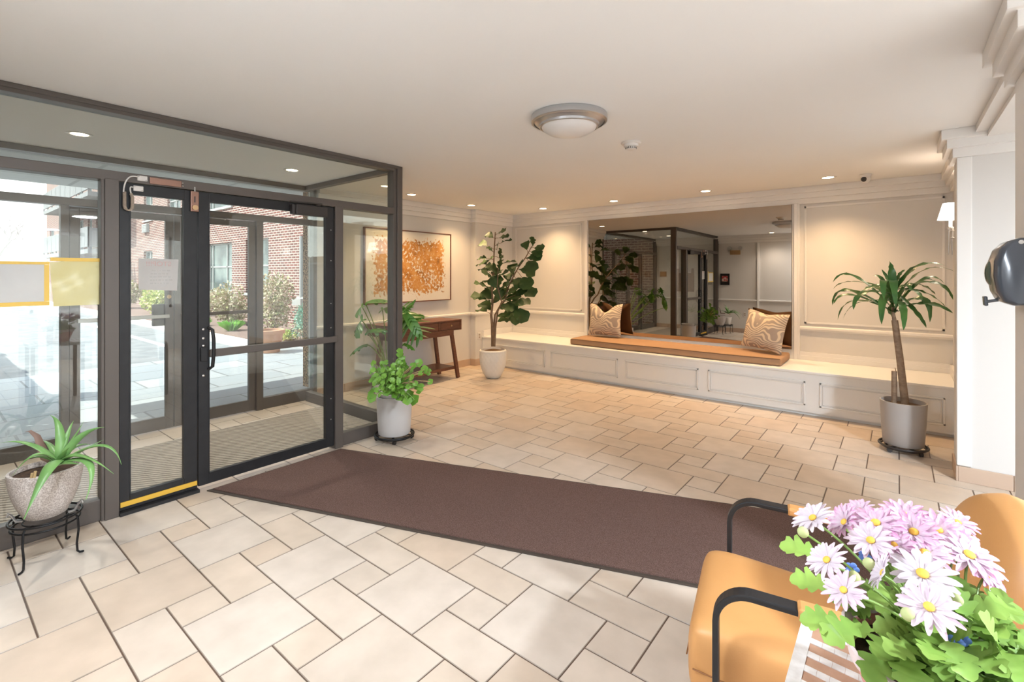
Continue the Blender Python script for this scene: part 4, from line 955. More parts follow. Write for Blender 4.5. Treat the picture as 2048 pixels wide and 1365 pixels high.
# aloe on its iron stand
ac = Vector((-3.40, .44, 0))
def stand(label, loc, R, h):
    t = thing('plant_stand', label, 'plant stand', loc, .35, 'black iron plant stands by the glass')
    MB().ring((0, 0, h), R, .0055).ring((0, 0, h-.03), R-.008, .005).ring((0, 0, h-.012), R*.62, .004).build('rings', M['iron'], t, local=True)
    for k in range(4):
        a = k*PI/2+.5; c, s_ = math.cos(a), math.sin(a)
        MB().tube([((R*.6)*c, (R*.6)*s_, h-.012), (R*.93*c, R*.93*s_, h+.0), (R*1.03*c, R*1.03*s_, h-.02), (R*1.06*c, R*1.06*s_, h*.6), (R*1.0*c, R*1.0*s_, h*.25), (R*1.02*c, R*1.02*s_, .012), (R*1.10*c, R*1.10*s_, .005), (R*1.22*c, R*1.22*s_, .007)], .005, 7).build('leg', M['iron'], t, local=True)
    for k in (0, 2):
        a = k*PI/2+.9; c, s_ = math.cos(a), math.sin(a)
        MB().tube([(R*.62*c, R*.62*s_, h-.005), (R*.8*c, R*.8*s_, h+.0), (R*.93*c, R*.93*s_, h+.035), (R*1.0*c, R*1.0*s_, h+.045), (R*1.03*c, R*1.03*s_, h+.03)], .006, 7).build('scroll', M['chrome'], t, local=True)
    return t
stand('black iron plant stand carrying the aloe pot', tuple(ac), .138, .205)
al = thing('aloe_plant', 'aloe with long arching leaves in a whitish relief patterned pot', 'potted plant', (ac.x, ac.y, .212))
MB().lathe([(.0001, 0), (.07, 0), (.082, .006), (.108, .06), (.128, .12), (.14, .18), (.144, .225), (.143, .238), (.131, .240), (.127, .215)], (0, 0, 0), 72).build('pot', M['relief'], al, local=True)
MB().disc((0, 0, .212), .128, 32).build('soil', M['soil'], al, local=True)
za = lambda x, y, d: at(x/4.015, 820+y/4.015, d=d)
def fleshy(mb, path, w_):
    n = len(path); mb.tube(path, [w_*max(.06, (1-(i/(n-1))**1.6)*(.75+.25*math.sin(PI*i/(n-1)))) for i in range(n)], 8, flat=.38)
mb = MB(); A0 = za(475, 400, 2.36)
AL = [((5, 268), (250, 250), 2.30, .024), ((100, 530), (300, 310), 2.22, .020), ((192, 880), (390, 440), 2.10, .036), ((405, 45), (490, 130), 2.42, .024), ((672, 95), (600, 210), 2.5, .012), ((838, 140), (640, 190), 2.45, .022),
      ((838, 240), (720, 290), 2.5, .016), ((975, 440), (840, 230), 2.35, .020), ((912, 515), (640, 330), 2.25, .018), ((690, 722), (760, 380), 2.2, .024), ((545, 200), (520, 300), 2.4, .014), ((640, 150), (560, 260), 2.45, .014),
      ((650, 440), (540, 420), 2.25, .02), ((430, 330), (440, 380), 2.42, .03), ((560, 300), (500, 350), 2.3, .02), ((760, 300), (620, 260), 2.5, .016), ((150, 430), (330, 350), 2.4, .018), ((330, 250), (410, 270), 2.5, .018), ((720, 420), (600, 330), 2.3, .018), ((590, 90), (540, 190), 2.45, .015)]
for tp, md, d, w_ in AL:
    fleshy(mb, bez(A0+Vector((0, 0, -.02)), za(*md, (2.36+d)/2) + (za(*md, (2.36+d)/2)-A0.lerp(za(*tp, d), .5))*.5, za(*tp, d), 12), w_)
mb.build('leaves', M['aloe'], al)
mb = MB(); fleshy(mb, [za(430, 420, 2.4), za(370, 390, 2.45), za(330, 300, 2.45), za(300, 215, 2.45), za(240, 170, 2.45), za(200, 180, 2.45)], .026)
mb.build('dry_leaf', M['aloe_dead'], al)['label'] = 'withered brown leaf'
MB().tube([za(275, 545, 2.28), za(285, 495, 2.28)], .006, 6).tube([za(250, 548, 2.28), za(258, 510, 2.28)], .005, 6).build('stubs', M['stem_tan'], al)
a2 = Vector((-3.33, .02, 0))
stand('second black iron plant stand under a plain white pot, seen in the mirror', (a2.x, a2.y, 0), .12, .2)
t = thing('white_pot', 'plain white square-rimmed pot on the second iron stand, seen in the mirror', 'pot', (a2.x, a2.y, .207))
MB().lathe([(.0001, 0), (.06, 0), (.066, .006), (.095, .17), (.097, .178), (.088, .178), (.084, .15)], (0, 0, 0), 40).build('pot_body', M['ceramic'], t, local=True)
MB().disc((0, 0, .15), .085, 24).build('soil', M['soil'], t, local=True)
# ------------------------------------------------------------------ armchair, side table, flowers
LEA = M['leather']
ch = thing('armchair', 'tan leather lounge chair with black flat-bar arms on the runner end', 'armchair', (-.42, 1.636, 0), math.radians(11))
def seatwarp(p):
    return Vector((p.x, p.y, p.z - .05*max(0, (p.x)/.5)))
soft_box(MB(), -.10, .48, -.245, .245, .22, .44, .055, (10, 8, 4), .018, seatwarp).build('seat', LEA, ch, local=True, subsurf=1)
sm_ = MB()
for sy_ in (-1, 1): sm_.tube([(-.085+.005, sy_*.243, .325), (.1, sy_*.247, .315), (.3, sy_*.247, .295), (.44, sy_*.245, .285)], .0022, 5)
sm_.tube([(-.1015, -.2, .33), (-.102, 0, .33), (-.1015, .2, .33)], .0022, 5)
sm_.build('seam', M['leather_seam'], ch, local=True)
# reclined back, rounded at the top
def backwarp(p):
    z = p.z; k = (z-.30)/.5; x = p.x + .16*k; zz = z - .10*(abs(p.y)/.25)**2.4*max(0, k)
    y = p.y*(1-.10*max(0, k)**2)
    return Vector((x + .02*(1-(p.y/.25)**2)*0, y, zz))
soft_box(MB(), .43, .56, -.25, .25, .27, .86, .06, (3, 10, 10), 0, backwarp).build('backrest', LEA, ch, local=True, subsurf=1)
def flatbar(mb, path, w_, h_):
    pts = [Vector(p) for p in path]; n = len(pts); vs = []
    for i, p in enumerate(pts):
        t = (pts[min(i+1, n-1)]-pts[max(i-1, 0)]).normalized(); yv = Vector((0, 1, 0)); up = t.cross(yv).normalized()
        for a, b in ((-1, -1), (1, -1), (1, 1), (-1, 1)): vs.append(p + yv*(a*w_/2) + up*(b*h_/2))
    fs = [(i*4+k, i*4+(k+1) % 4, (i+1)*4+(k+1) % 4, (i+1)*4+k) for i in range(n-1) for k in range(4)] + [(3, 2, 1, 0), tuple((n-1)*4+k for k in range(4))]
    return mb.add(vs, fs)
for sy_ in (-1, 1):
    Y_ = sy_*.288; R_ = .085; zt = .605
    arc = [(-.015+R_-R_*math.cos(a), Y_, zt-R_+R_*math.sin(a)) for a in [PI/2*i/10 for i in range(11)]]
    path = [(-.015, Y_, .02), (-.015, Y_, .3)] + arc + [(.25, Y_, zt-.004), (.5, Y_, zt-.02), (.56, Y_, zt-.04), (.59, Y_, zt-.09), (.60, Y_, .3), (.60, Y_, .02)]
    flatbar(MB(), path, .042, .016).build('arm_frame', M['black'], ch, local=True, bevel=.004)
    flatbar(MB(), [(.172, Y_, zt-.002), (.25, Y_, zt-.003), (.46, Y_, zt-.016)], .05, .028).build('arm_wrap', LEA, ch, local=True, bevel=.008)
    flatbar(MB(), [(-.02, Y_, .010), (.605, Y_, .010)], .042, .016).build('foot_bar', M['black'], ch, local=True, bevel=.003)
for x_, z_ in ((.0, .205), (.46, .19)): MB().beam((x_, -.288, z_), (x_, .288, z_), .03, .016).build('cross_bar', M['black'], ch, local=True, bevel=.003)
# inlaid side table
tb = thing('side_table', 'square side table inlaid with curved white and brown stripes', 'side table', (.06, 1.035, 0))
TZ = .68; tx0, tx1, ty0, ty1 = -.163, .30, .80, 1.262
MB().box(tx0, tx1, ty0, ty1, TZ-.03, TZ-.002).build('top', M['inlay_brown'], tb, bevel=.003)
mb = MB().box(tx0-.001, tx0+.022, ty0, ty1, TZ-.031, TZ).box(tx1-.022, tx1, ty0, ty1, TZ-.031, TZ).box(tx0, tx1, ty1-.03, ty1+.001, TZ-.031, TZ).box(tx0, tx1, ty0, ty0+.03, TZ-.031, TZ)
mb.build('border', M['inlay_white'], tb)
mb = MB(); r = random.Random(6)
for i in range(9):
    y = ty1-.055-i*.044; xa_ = tx0+.022
    for half in (0, 1):
        for k in range(10):
            x0 = tx0+.022+.21*half+k*.021; x1 = x0+.0205
            if half == 0 and i == 0 and k < 2: continue
            sgn = -1
            bow = lambda x: .012*math.sin(PI*(x-tx0)/(tx1-tx0))*sgn
            mb.add([(x0, y+bow(x0), TZ-.0005), (x1, y+bow(x1), TZ-.0005), (x1, y+.017+bow(x1), TZ-.0005), (x0, y+.017+bow(x0), TZ-.0005), (x0, y+bow(x0), TZ-.003), (x1, y+bow(x1), TZ-.003), (x1, y+.017+bow(x1), TZ-.003), (x0, y+.017+bow(x0), TZ-.003)],
                   [(0, 1, 2, 3), (4, 7, 6, 5), (0, 4, 5, 1), (2, 6, 7, 3)])
mb.build('stripe_pattern', M['inlay_white'], tb)
for x in (tx0+.03, tx1-.03):
    for y in (ty0+.03, ty1-.03): MB().beam((x, y, 0), (x, y, TZ-.03), .032).build('leg', M['wood'], tb, bevel=.003)
# pot of chrysanthemums
FC = Vector((.062, 1.055, TZ+.001))
fl_ = thing('potted_chrysanthemum', 'pink and white daisy chrysanthemums in a pink pot on the side table', 'potted flowers', FC)
MB().lathe([(.0001, 0), (.085, 0), (.09, .004), (.117, .07), (.132, .115), (.135, .12), (.127, .121), (.12, .10)], (0, 0, 0), 48, fx=lambda a, t: .0022*math.sin(a*22)*t).build('pot', M['pink_pot'], fl_, local=True)
MB().lathe([(.131, .108), (.139, .114), (.141, .135), (.136, .137), (.129, .12)], (0, 0, 0), 48, fx=lambda a, t: .004*math.sin(a*7)).build('foil_rim', M['pink_pale'], fl_, local=True)
MB().disc((0, 0, .104), .122, 32).build('soil', M['soil'], fl_, local=True)
def flower(c, nrm, R, pink, r, cup=.25, name='blossom'):
    nrm = nrm.normalized(); a = nrm.cross(Vector((.1, .2, 1))).normalized(); b = nrm.cross(a)
    mb = MB()
    for layer, (np_, rr, lift) in enumerate(((15, 1.0, -.02), (13, .86, .12), (8, .62, .30))):
        if layer == 2 and pink < .5: continue
        for k in range(np_):
            an = 2*PI*(k+.5*layer)/np_ + r.uniform(-.08, .08); d = a*math.cos(an)+b*math.sin(an); L = R*rr*r.uniform(.88, 1.08)
            lf_ = lift+cup+r.uniform(-.08, .10); s_ = nrm.cross(d); W = R*.115*r.uniform(.9, 1.15)
            p0 = c+d*R*.10; p1 = c+d*L*.55+nrm*L*lf_*.45; p2 = c+d*L*.99+nrm*L*(lf_*.55-.10*(1-layer*.5)); path = bez(p0, p1, p2, 6); n0 = len(mb.v)
            prof = [.45, .75, .95, 1.05, 1.0, .8, .3]; vs = []; cols = []
            for i, q in enumerate(path):
                w2 = W*prof[i]; vs += [q-s_*w2+nrm*w2*.25, q-nrm*w2*.1, q+s_*w2+nrm*w2*.25]
                t = i/6; pk = pink*(.9 if layer == 0 else .55)
                base = Vector((.78, .73, .78)); pkc = Vector((.70, .24, .52))
                mix_edge = base.lerp(pkc, min(1, pk*(.55+.7*t)*(.6+.9*r.random()))); mix_mid = base.lerp(pkc, min(1, pk*.9*(1-.5*t)*r.random()+ (.2*pk)))
                cols.append((tuple(mix_edge), tuple(mix_mid)))
            for i in range(6):
                e0, m0 = cols[i]; e1, m1 = cols[i+1]
                mb.add(vs if False else [vs[i*3], vs[i*3+1], vs[i*3+4], vs[i*3+3]], [(0, 1, 2, 3)], True, col=(e0, m0, m1, e1))
                mb.add([vs[i*3+1], vs[i*3+2], vs[i*3+5], vs[i*3+4]], [(0, 1, 2, 3)], True, col=(m0, e0, e1, m1))
    o = mb.build(name, M['petal'], fl_)
    e = MB(); e.sphere((0, 0, 0), R*.17, (1, 1, .5), 14, 8)
    q = nrm.to_track_quat('Z', 'Y'); e.v = [q @ v + c + nrm*R*.07 for v in e.v]
    e.build('flower_eye', M['yellow_eye'], o)
    return c
r = random.Random(17); CAMP = Vector((0, 0, CAMZ)); heads = []
FLW = [(1627, 1038, 44, .97, .15, (-.5, -.3, .8), .25), (1690, 1046, 40, 1.0, .75, (-.7, -.4, .6), .5), (1752, 1048, 50, .98, .8, (-.2, -.4, .9), .15), (1742, 1083, 46, .92, .35, (-.2, -.5, .9), .25), (1655, 1122, 44, .86, .25, (-.5, -.4, .7), .2),
       (1688, 1182, 42, .80, .4, (-.3, -.5, .7), .15), (1768, 1148, 42, .86, .2, (-.8, -.1, .35), .55), (1845, 1150, 62, .86, .12, (0, -.5, .9), .15), (1858, 1216, 56, .79, .35, (0, -.6, .9), .12), (1938, 1112, 58, .93, .65, (.3, -.3, .9), .15),
       (1828, 1066, 48, .96, .85, (-.1, -.5, .8), .35), (1876, 1062, 46, 1.0, .9, (.1, -.45, .8), .35), (1808, 1032, 42, 1.04, .85, (0, -.35, .8), .4), (1908, 1076, 46, 1.0, .8, (.3, -.35, .8), .3), (1850, 1108, 52, .92, .6, (.1, -.2, .9), .3),
       (1972, 1148, 46, .92, .8, (.8, -.3, .5), .3), (1788, 1092, 40, .94, .9, (-.1, -.6, .8), .4), (1720, 1022, 30, 1.05, .7, (-.3, -.3, .8), .4), (1915, 1046, 34, 1.06, .8, (.3, -.3, .8), .4)]
for (u, v, px, d, pk, nr, cup) in FLW:
    d *= .925; c = at(u, v, d=d); R = px*d/FPX
    heads.append(c); flower(c, Vector(nr), R, pk, r, cup)
soil = FC+Vector((0, 0, .11)); st = MB(); lv = MB()
for c in heads: st.tube(bez(soil+Vector((r.uniform(-.05, .05), r.uniform(-.04, .04), 0)), (soil+c)/2+Vector((0, 0, .05)), c-Vector((0, 0, .004)), 8), .0022, 6)
for (u, v, d) in ((1606, 1065, .93), (1912, 1200, .82), (1816, 1230, .78), (1708, 1155, .84), (1738, 1128, .88)):
    d *= .94; c = at(u, v, d=d); st.tube(bez(soil, (soil+c)/2+Vector((.0, 0, .04)), c, 8), .002, 6)
    MB().sphere(c, .0095, (1, 1, 1), 12, 8).build('bud', M['bud'], fl_)
def mumleaf(mb, base, d, L, r):
    """lobed chrysanthemum leaf"""
    d = d.normalized(); sd = d.cross(Vector((0, -.3, 1)))
    if sd.length < .2: sd = Vector((1, 0, 0))
    sd.normalize(); nn = sd.cross(d); out = []
    prof = [(0, .04), (.14, .06), (.20, .20), (.27, .30), (.34, .27), (.38, .18), (.44, .33), (.52, .42), (.59, .36), (.63, .22), (.70, .33), (.78, .34), (.85, .22), (.90, .19), (.96, .14), (1, .0)]
    ctr = [base + d*L*t - nn*L*.16*t*t + nn*L*.05 for t, _ in prof]; vs = []
    for (t, w_), c in zip(prof, ctr):
        k = L*w_; bend = nn*k*r.uniform(.15, .3); vs += [c-sd*k+bend+d*L*.05*(w_ > .3), c, c+sd*k+bend+d*L*.05*(w_ > .3)]
    mb.add(vs, [f for i in range(15) for f in ((i*3, i*3+1, i*3+4, i*3+3), (i*3+1, i*3+2, i*3+5, i*3+4))], True)
cc = FC+Vector((-.0, .0, .145))
for i in range(190):
    d = rnd_dir(r, .15); rr = r.uniform(.3, 1.1); p = cc + Vector((d.x*.11*rr, d.y*.11*rr, abs(d.z)*.075*rr - .02 + r.uniform(-.01, .02)))
    if p.z < FC.z+.10: p.z = FC.z+.10+r.uniform(0, .03)
    if p.x < FC.x-.045 and p.y < FC.y-.005: continue
    mumleaf(lv, p, (Vector((d.x, d.y-.25, d.z*.8))+rnd_dir(r)*.75), r.uniform(.042, .068), r)
for (u, v, d, dx) in ((1615, 1105, .88, (-1, -.2, .1)), (1640, 1172, .82, (-1, -.3, .1)), (1665, 1250, .76, (-1, -.3, 0)), (1990, 1290, .80, (1, -.4, -.3)), (1960, 1250, .83, (1, -.2, .1)), (1985, 1220, .87, (1, .1, .1)), (1700, 1260, .74, (-.6, -.6, -.2)), (1720, 1075, .96, (-.4, .3, .6)), (2000, 1310, .78, (.9, -.3, -.3)),
                      (1860, 1290, .76, (0, -1, 0)), (1780, 1290, .77, (-.3, -1, .1)), (1930, 1280, .78, (.4, -1, 0)), (1820, 1330, .74, (0, -1, -.3)), (1880, 1340, .74, (.3, -1, -.3)), (1765, 1320, .76, (-.4, -.8, -.4))):
    mumleaf(lv, at(u, v, d=d)-Vector(dx).normalized()*.02, Vector(dx), .065, r)
st.build('stems', M['stem_green'], fl_); lv.build('leaves', M['mum_leaf'], fl_)
for (u, v, d) in ((1730, 1112, .88), (1775, 1108, .9), (1705, 1136, .85), (1912, 1282, .74), (1925, 1277, .75)):
    c = at(u, v, d=d); p = MB()
    for k in range(5):
        a = k*2*PI/5; p.sphere(c+Vector((.006*math.cos(a), -.003, .006*math.sin(a))), .005, (1, .4, 1), 8, 5)
    p.build('small_blue_flower', M['blue_petal'], fl_)
# ------------------------------------------------------------------ outside
def ext(name, mb, mat, label, cat): return struct(name, mb, mat, label, cat)
ext('ground', MB().box(-140, -9.65, -60, 60, -.14, -.03), M['asphalt'], 'asphalt drive outside the entrance', 'ground')
ext('paving', MB().box(-9.65, XO-.08, -6, 12, -.13, -.012), M['slate'], 'slate slab paving under the entrance canopy', 'paving')
ext('kerb', MB().box(-60, -9.65, 4.12, 4.62, -.03, .02), M['kerb'], 'pale concrete path beside the planting bed', 'kerb')
ext('planting_bed', MB().box(-60, -9.65, 4.62, 6.5, -.03, .04).box(-9.65, -6.6, 4.9, 6.5, -.012, .03), M['mulch'], 'mulched bed in front of the brick wing', 'planting bed')
ext('road_line', MB().box(-60, -11.2, 3.22, 3.34, -.03, -.024), M['roadline'], 'white line painted on the drive', 'road marking')
0 and ext('ground_line', MB().box(-60, -15, 2.2, 2.3, -.03, -.025), mk('yellow_line_paint', (.7, .5, .12), .7), 'yellow line painted on the drive', 'road marking')
so = MB().box(-7.8, XO-.06, YB, 3.6, 2.5, 2.75); ext('roof_canopy', so, M['soffit'], 'white panelled canopy soffit over the outer doors', 'canopy')
ext('column_pebble', MB().box(-6.03, XO-.15, 3.2, 3.30, -.02, 2.5), M['pebble'], 'pebble dash pier beside the outer doors', 'pier')
mb = MB().box(-7.15, XO-.06, YB-.3, YB, -.02, 2.5); ext('wall_entrance', mb, M['brick'], 'brick wall at the side of the entrance canopy', 'wall')
mb = MB().box(-5.55, XL-.18, 3.3, 6.5, -.02, 3.2).box(-5.5, -5.36, YB-.15, 6.6, 2.56, 3.2); ext('wall_outside', mb, M['brick'], 'brick face of the lobby towards the drive', 'wall')
# breeze-block screen with posts, one piece of walling
scr = MB(); yb_ = -.05
scr.box(-13.6, -7.15, yb_-.2, yb_, -.03, .33).box(-13.6, -7.15, yb_-.2, yb_, 1.66, 1.70)
for x in (-8.58, -11.1, -13.55): scr.box(x-.2, x+.2, yb_-.22, yb_+.03, -.03, 2.5 if x > -9 else 1.72)
bs = .331
for i in range(18):
    for j in range(4):
        x = -7.15-(i+.5)*bs; z = .33+(j+.5)*bs
        if x < -13.4: continue
        h = bs/2
        for a, b in (((-h, 0), (h, 0)), ((0, -h), (0, h)), ((-h, -h), (h, h)), ((-h, h), (h, -h)), ((-h, -h), (h, -h)), ((-h, -h), (-h, h)), ((-h, 0), (0, h)), ((0, h), (h, 0)), ((h, 0), (0, -h)), ((0, -h), (-h, 0))):
            scr.beam((x+a[0], yb_-.1, z+a[1]), (x+b[0], yb_-.1, z+b[1]), .12, .028, up=(0, 0, 1) if a[0] != b[0] else (1, 0, 0))
ext('wall_screen', scr, M['block'], 'white breeze block screen wall beside the drive, reflected in the vestibule glass', 'screen wall')
fn = thing('wooden_fence', 'tall board fence beyond the breeze block screen, reflected in the glass', 'fence', (-16, -7, -.03))
mb = MB(); r = random.Random(5)
for i in range(110): mb.box(-30+i*.21, -30+i*.21+.2, -7.03, -7, -.03, 2.3+r.uniform(-.02, .02))
mb.build('boards', M['fence'], fn); MB().box(-30, -6.9, -7, -6.93, .4, .5).box(-30, -6.9, -7, -6.93, 1.8, 1.9).build('rails', M['fence'], fn)
hm = MB(); r = random.Random(8)  # hedge added as dark backing so the screen stands out in the reflection
for _ in range(5200):
    p = Vector((r.uniform(-13.4, -7.4), r.uniform(-.75, -.45), r.uniform(0, 1.62))); d = rnd_dir(r); s_ = d.cross(rnd_dir(r)).normalized()*.03
    hm.add([p, p+d*.045-s_, p+d*.09, p+d*.045+s_], [(0, 1, 2, 3)])
hm.box(-13.4, -7.4, -.68, -.52, -.03, 1.5)
tag(hm.build('hedge', mk('dark_hedge', (.015, .035, .012), .8, col2=(.04, .08, .02), nscale=9), origin=(-10.4, -.6, -.03)), 'dark hedge added behind the breeze block screen to darken its gaps in the glass reflection', 'hedge', kind='stuff')
# the brick wing
wg = thing('apartment_building', 'long red brick apartment wing with white windows along the drive', 'building', (-25, 6.5, -.03))
WIN = [(-18.75, -16.72, .86, 2.47), (-15.7, -14.2, .86, 2.5), (-12.45, -11.0, .84, 2.45), (-26.0, -24.8, 1.2, 2.44), (-22.9, -21.4, 3.65, 5.0), (-26.0, -24.8, 3.78, 5.05), (-18.75, -16.72, 3.65, 5.0), (-15.7, -14.2, 3.65, 5.0), (-12.4, -11.0, 3.65, 5.0),
       (-34.7, -33.1, 3.67, 4.9), (-32, -30.6, .9, 2.45), (-9.2, -7.8, 3.65, 5.0), (-44.6, -42.6, 2.6, 4.7), (-48.6, -47, 2.6, 4.7), (-44.6, -42.6, 5.3, 7.2), (-36.6, -35.6, 2.6, 4.6), (-39.2, -37.8, 2.6, 4.7), (-36.6, -35.6, 5.3, 7.2), (-39.2, -37.8, 5.3, 7.2), (-34.7, -33.1, 6.3, 7.5), (-26, -24.8, 6.3, 7.5), (-22.9, -21.4, 6.3, 7.5)]
wall_open(MB(), 'x', -50, -5.5, -.03, 8.6, 6.5, 6.8, WIN).build('brick_wall', M['brick'], wg)
MB().box(-50.1, -5.4, 6.42, 6.9, 8.6, 8.8).box(-50, -5.5, 6.8, 12, -.03, 8.6).build('rear_block', M['offwhite'], wg)
for (x0, x1, z0, z1) in WIN:
    f = MB(); y = 6.58
    for q in ((x0, x1, z0, z0+.05), (x0, x1, z1-.05, z1), (x0, x0+.05, z0, z1), (x1-.05, x1, z0, z1)): f.box(q[0], q[1], y, y+.06, q[2], q[3])
    n = 3 if x1-x0 > 1.8 else 2
    for k in range(1, n): xm = x0+(x1-x0)*((.12, .71)[k-1] if n == 3 else .5); f.box(xm-.03, xm+.03, y, y+.06, z0, z1)
    zm = z0+(z1-z0)*.51
    if z1-z0 < 1.8: f.box(x0, x1, y, y+.05, zm-.02, zm+.02)
    f.box(x0-.06, x1+.06, 6.45, 6.6, z0-.07, z0)
    w_ = f.build('window', M['offwhite'], wg)
    MB().box(x0+.03, x1-.03, y+.03, y+.035, z0+.03, z1-.03).build('window_glass', M['window_glass'], w_)
for (x0, x1, z0, z1) in ((-25.9, -25.25, 3.25, 3.62), (-34.1, -33.5, 3.15, 3.5)):
    a_ = MB().box(x0, x1, 6.40, 6.5, z0, z1)
    for k in range(5): a_.box(x0+.03, x1-.03, 6.385, 6.40, z0+.04+k*.065, z0+.075+k*.065)
    a_.build('air_conditioner', M['offwhite'], wg)
for (x0, x1) in ((-12.4, -11.1),):
    MB().tube([(-12.28, 6.46, .84), (-12.28, 6.46, 2.44)], .04, 10).build('downpipe', M['offwhite'], wg)
    MB().box(-12.45, -12.0, 6.3, 6.5, .62, .8).build('pipe_box', M['offwhite'], wg)
for z in (2.37, 4.95):
    b_ = MB().box(-39.5, -28.2, 5.0, 6.5, z, z+.2).build('balcony', M['rail_grey'], wg)
    p = MB().box(-39.5, -28.2, 5.0, 5.05, z+.3, z+1.15).box(-28.25, -28.2, 5.0, 5.5, z+.3, z+1.15).box(-39.5, -28.2, 5.0, 5.06, z+1.15, z+1.2)
    for k in range(10): p.box(-39.5+k*1.25, -39.5+k*1.25+.05, 5.0, 5.05, z+.2, z+1.2)
    p.build('railing', M['rail_grey'], b_)
MB().beam((-29.5, 5.0, 5.0), (-28.4, 6.4, 4.1), .08).beam((-33, 5.0, 2.4), (-31.5, 6.4, 1.6), .08).build('brace', M['offwhite'], wg)
# planting
def bush(c, R, n, leafm, label, name='flowering_shrub', ls=.05, sc=(1, 1, 1), up=.1, stemn=5):
    t = thing(name, label, 'shrub', (c[0], c[1], .03), group=None); r = random.Random(int(abs(c[0])*100)); mb = MB(); sb = MB()
    blobs = [(Vector((r.uniform(-.55, .55)*R*sc[0], r.uniform(-.5, .5)*R*sc[1], R*sc[2]*(1+r.uniform(-.5, .6)))), R*r.uniform(.4, .62)) for _ in range(9)]
    for _ in range(n):
        bc, br = r.choice(blobs); d = rnd_dir(r); p = bc + d*br*r.uniform(.55, 1.05)
        if p.z < .05: p.z = .05+r.random()*.1
        L = ls*r.uniform(.6, 1.3); d2 = (d+rnd_dir(r)*.8).normalized(); s_ = d2.cross(rnd_dir(r)).normalized()*L*.42
        mb.add([p, p+d2*L*.5-s_, p+d2*L, p+d2*L*.5+s_], [(0, 1, 2, 3)])
    for k in range(stemn):
        bc, br = blobs[k]; sb.tube(bez((r.uniform(-.05, .05), r.uniform(-.05, .05), 0), (bc.x*.3, bc.y*.3, bc.z*.5), bc, 5), [.018, .016, .013, .011, .008, .005], 5)
    sb.build('branches', M['bark'], t, local=True); mb.build('leaves', leafm, t, local=True); return t
B1, B2 = M['leaf_bush'], M['leaf_bush2']
bush((-14.6, 5.65), .62, 2600, B1, 'pinkish leaved shrub below the three-pane ground floor window', ls=.075, sc=(1.7, .7, .9))
bush((-11.75, 5.5), .60, 2300, B1, 'tall pinkish shrub just left of the terracotta planter', ls=.07, sc=(.75, .7, 1.35))
bush((-10.75, 5.75), .33, 700, B1, 'small pale shrub at the foot of the brick wall behind the terracotta planter', ls=.05, sc=(1.1, .8, .8))
bush((-18.6, 5.7), .62, 1900, B2, 'yellow green shrub behind the meeting stiles of the outer doors', ls=.09, sc=(1.2, .8, .9))
bush((-21.2, 5.7), .62, 1900, B2, 'bright yellow green shrub below the paper notice', ls=.09, sc=(1.3, .8, .8))
bush((-24.4, 5.6), .62, 1900, B1, 'reddish shrub at the left edge of the narrow door glass', ls=.09, sc=(1.5, .8, .9))
bush((-28.6, 5.5), .5, 1200, B2, 'low green shrub below the balcony', ls=.09, sc=(2.2, .8, .6))
bush((-34, 5.4), .5, 1200, B1, 'farthest low shrub along the brick wing', ls=.1, sc=(2.4, .8, .6))
bush((-9.75, 5.2), .36, 2600, M['leaf_blue'], 'feathery blue green shrub beside the pebble pier', 'conifer_shrub', ls=.035, sc=(.9, .7, 1.15))
bush((-10.2, 5.0), .16, 700, B2, 'low green ground cover right of the terracotta planter', 'ground_cover', ls=.04, sc=(2.6, 1, .7))
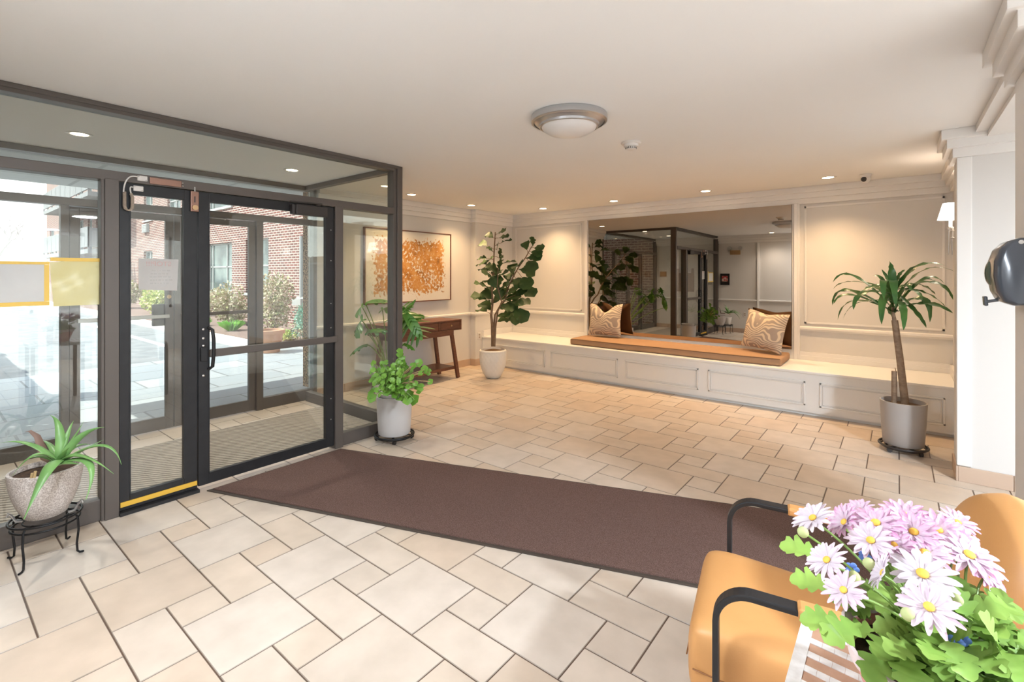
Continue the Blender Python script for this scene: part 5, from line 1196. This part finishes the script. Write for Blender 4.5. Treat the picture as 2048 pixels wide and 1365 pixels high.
def tuft(c, R, h, label, n=130):
    t = MB(); r = random.Random(int(c[0]*-10))
    for _ in range(n):
        a = r.uniform(0, 2*PI); q = r.random()**.6; b = Vector((c[0]+math.cos(a)*R*.3*q, c[1]+math.sin(a)*R*.3*q, .03)); tp = b+Vector((math.cos(a)*R*q, math.sin(a)*R*q, h*r.uniform(.7, 1.1)*(1-.3*q)))
        s_ = Vector((math.sin(a), -math.cos(a), 0))*.008; m_ = (b+tp)/2+Vector((0, 0, h*.25)); t.add([b-s_, b+s_, m_+s_, tp, m_-s_], [(0, 1, 2, 3, 4)])
    o = t.build('grass_tuft', M['grass'], origin=(c[0], c[1], .03)); tag(o, label, 'grass tuft')
tuft((-12.85, 5.0), .26, .32, 'bright green grass tuft at the front of the planting bed')
tuft((-14.6, 4.95), .2, .28, 'smaller green tuft farther along the planting bed')
tp_ = thing('terracotta_planter', 'wide terracotta planter standing on the paving by the bed', 'planter', (-9.1, 4.2, -.012))
MB().lathe([(.0001, 0), (.15, 0), (.16, .01), (.215, .34), (.245, .345), (.25, .36), (.25, .415), (.24, .42), (.215, .42), (.205, .36)], (0, 0, 0), 44).build('pot', M['terracotta'], tp_, local=True)
MB().disc((0, 0, .37), .212, 28).build('soil', M['soil'], tp_, local=True)
tk = thing('ground_spotlight', 'black garden spotlight on the mulch behind the grass tuft', 'spotlight', (-12.6, 5.35, .04))
MB().tube([(0, 0, 0), (0, 0, .12)], .015, 8).build('stake', M['iron'], tk, local=True)
MB().tube([(-.14, -.02, .13), (.02, 0, .16), (.13, .02, .22)], [.05, .07, .085], 14).build('lamp_head', M['iron'], tk, local=True)
# pale bare trees past the balconies
for i, (x, y, h) in enumerate(((-46, 1.5, 7.5), (-52, 4.0, 8.5), (-30, -14, 8), (-22, -13, 7))):
    t = thing('bare_tree', ['bare pale tree beyond the drive at the frame edge', 'bare pale tree beyond the balcony end', 'bare tree beyond the board fence, farther one', 'bare tree beyond the board fence, nearer one'][i], 'tree', (x, y, -.03))
    r = random.Random(40+i); mb = MB()
    def br(p, d, L, rad, dep):
        q = p+d*L; mb.tube([p, (p+q)/2+rnd_dir(r)*L*.05, q], [rad, rad*.85, rad*.65], 5, cap=False)
        if dep: 
            for _ in range(3): br(p.lerp(q, r.uniform(.6, 1)), (d+rnd_dir(r, .15)*.75).normalized(), L*r.uniform(.55, .8), rad*.55, dep-1)
    br(Vector((0, 0, 0)), Vector((0, 0, 1)), h*.3, .16, 5)
    mb.build('branches', M['pale_branch'], t, local=True)
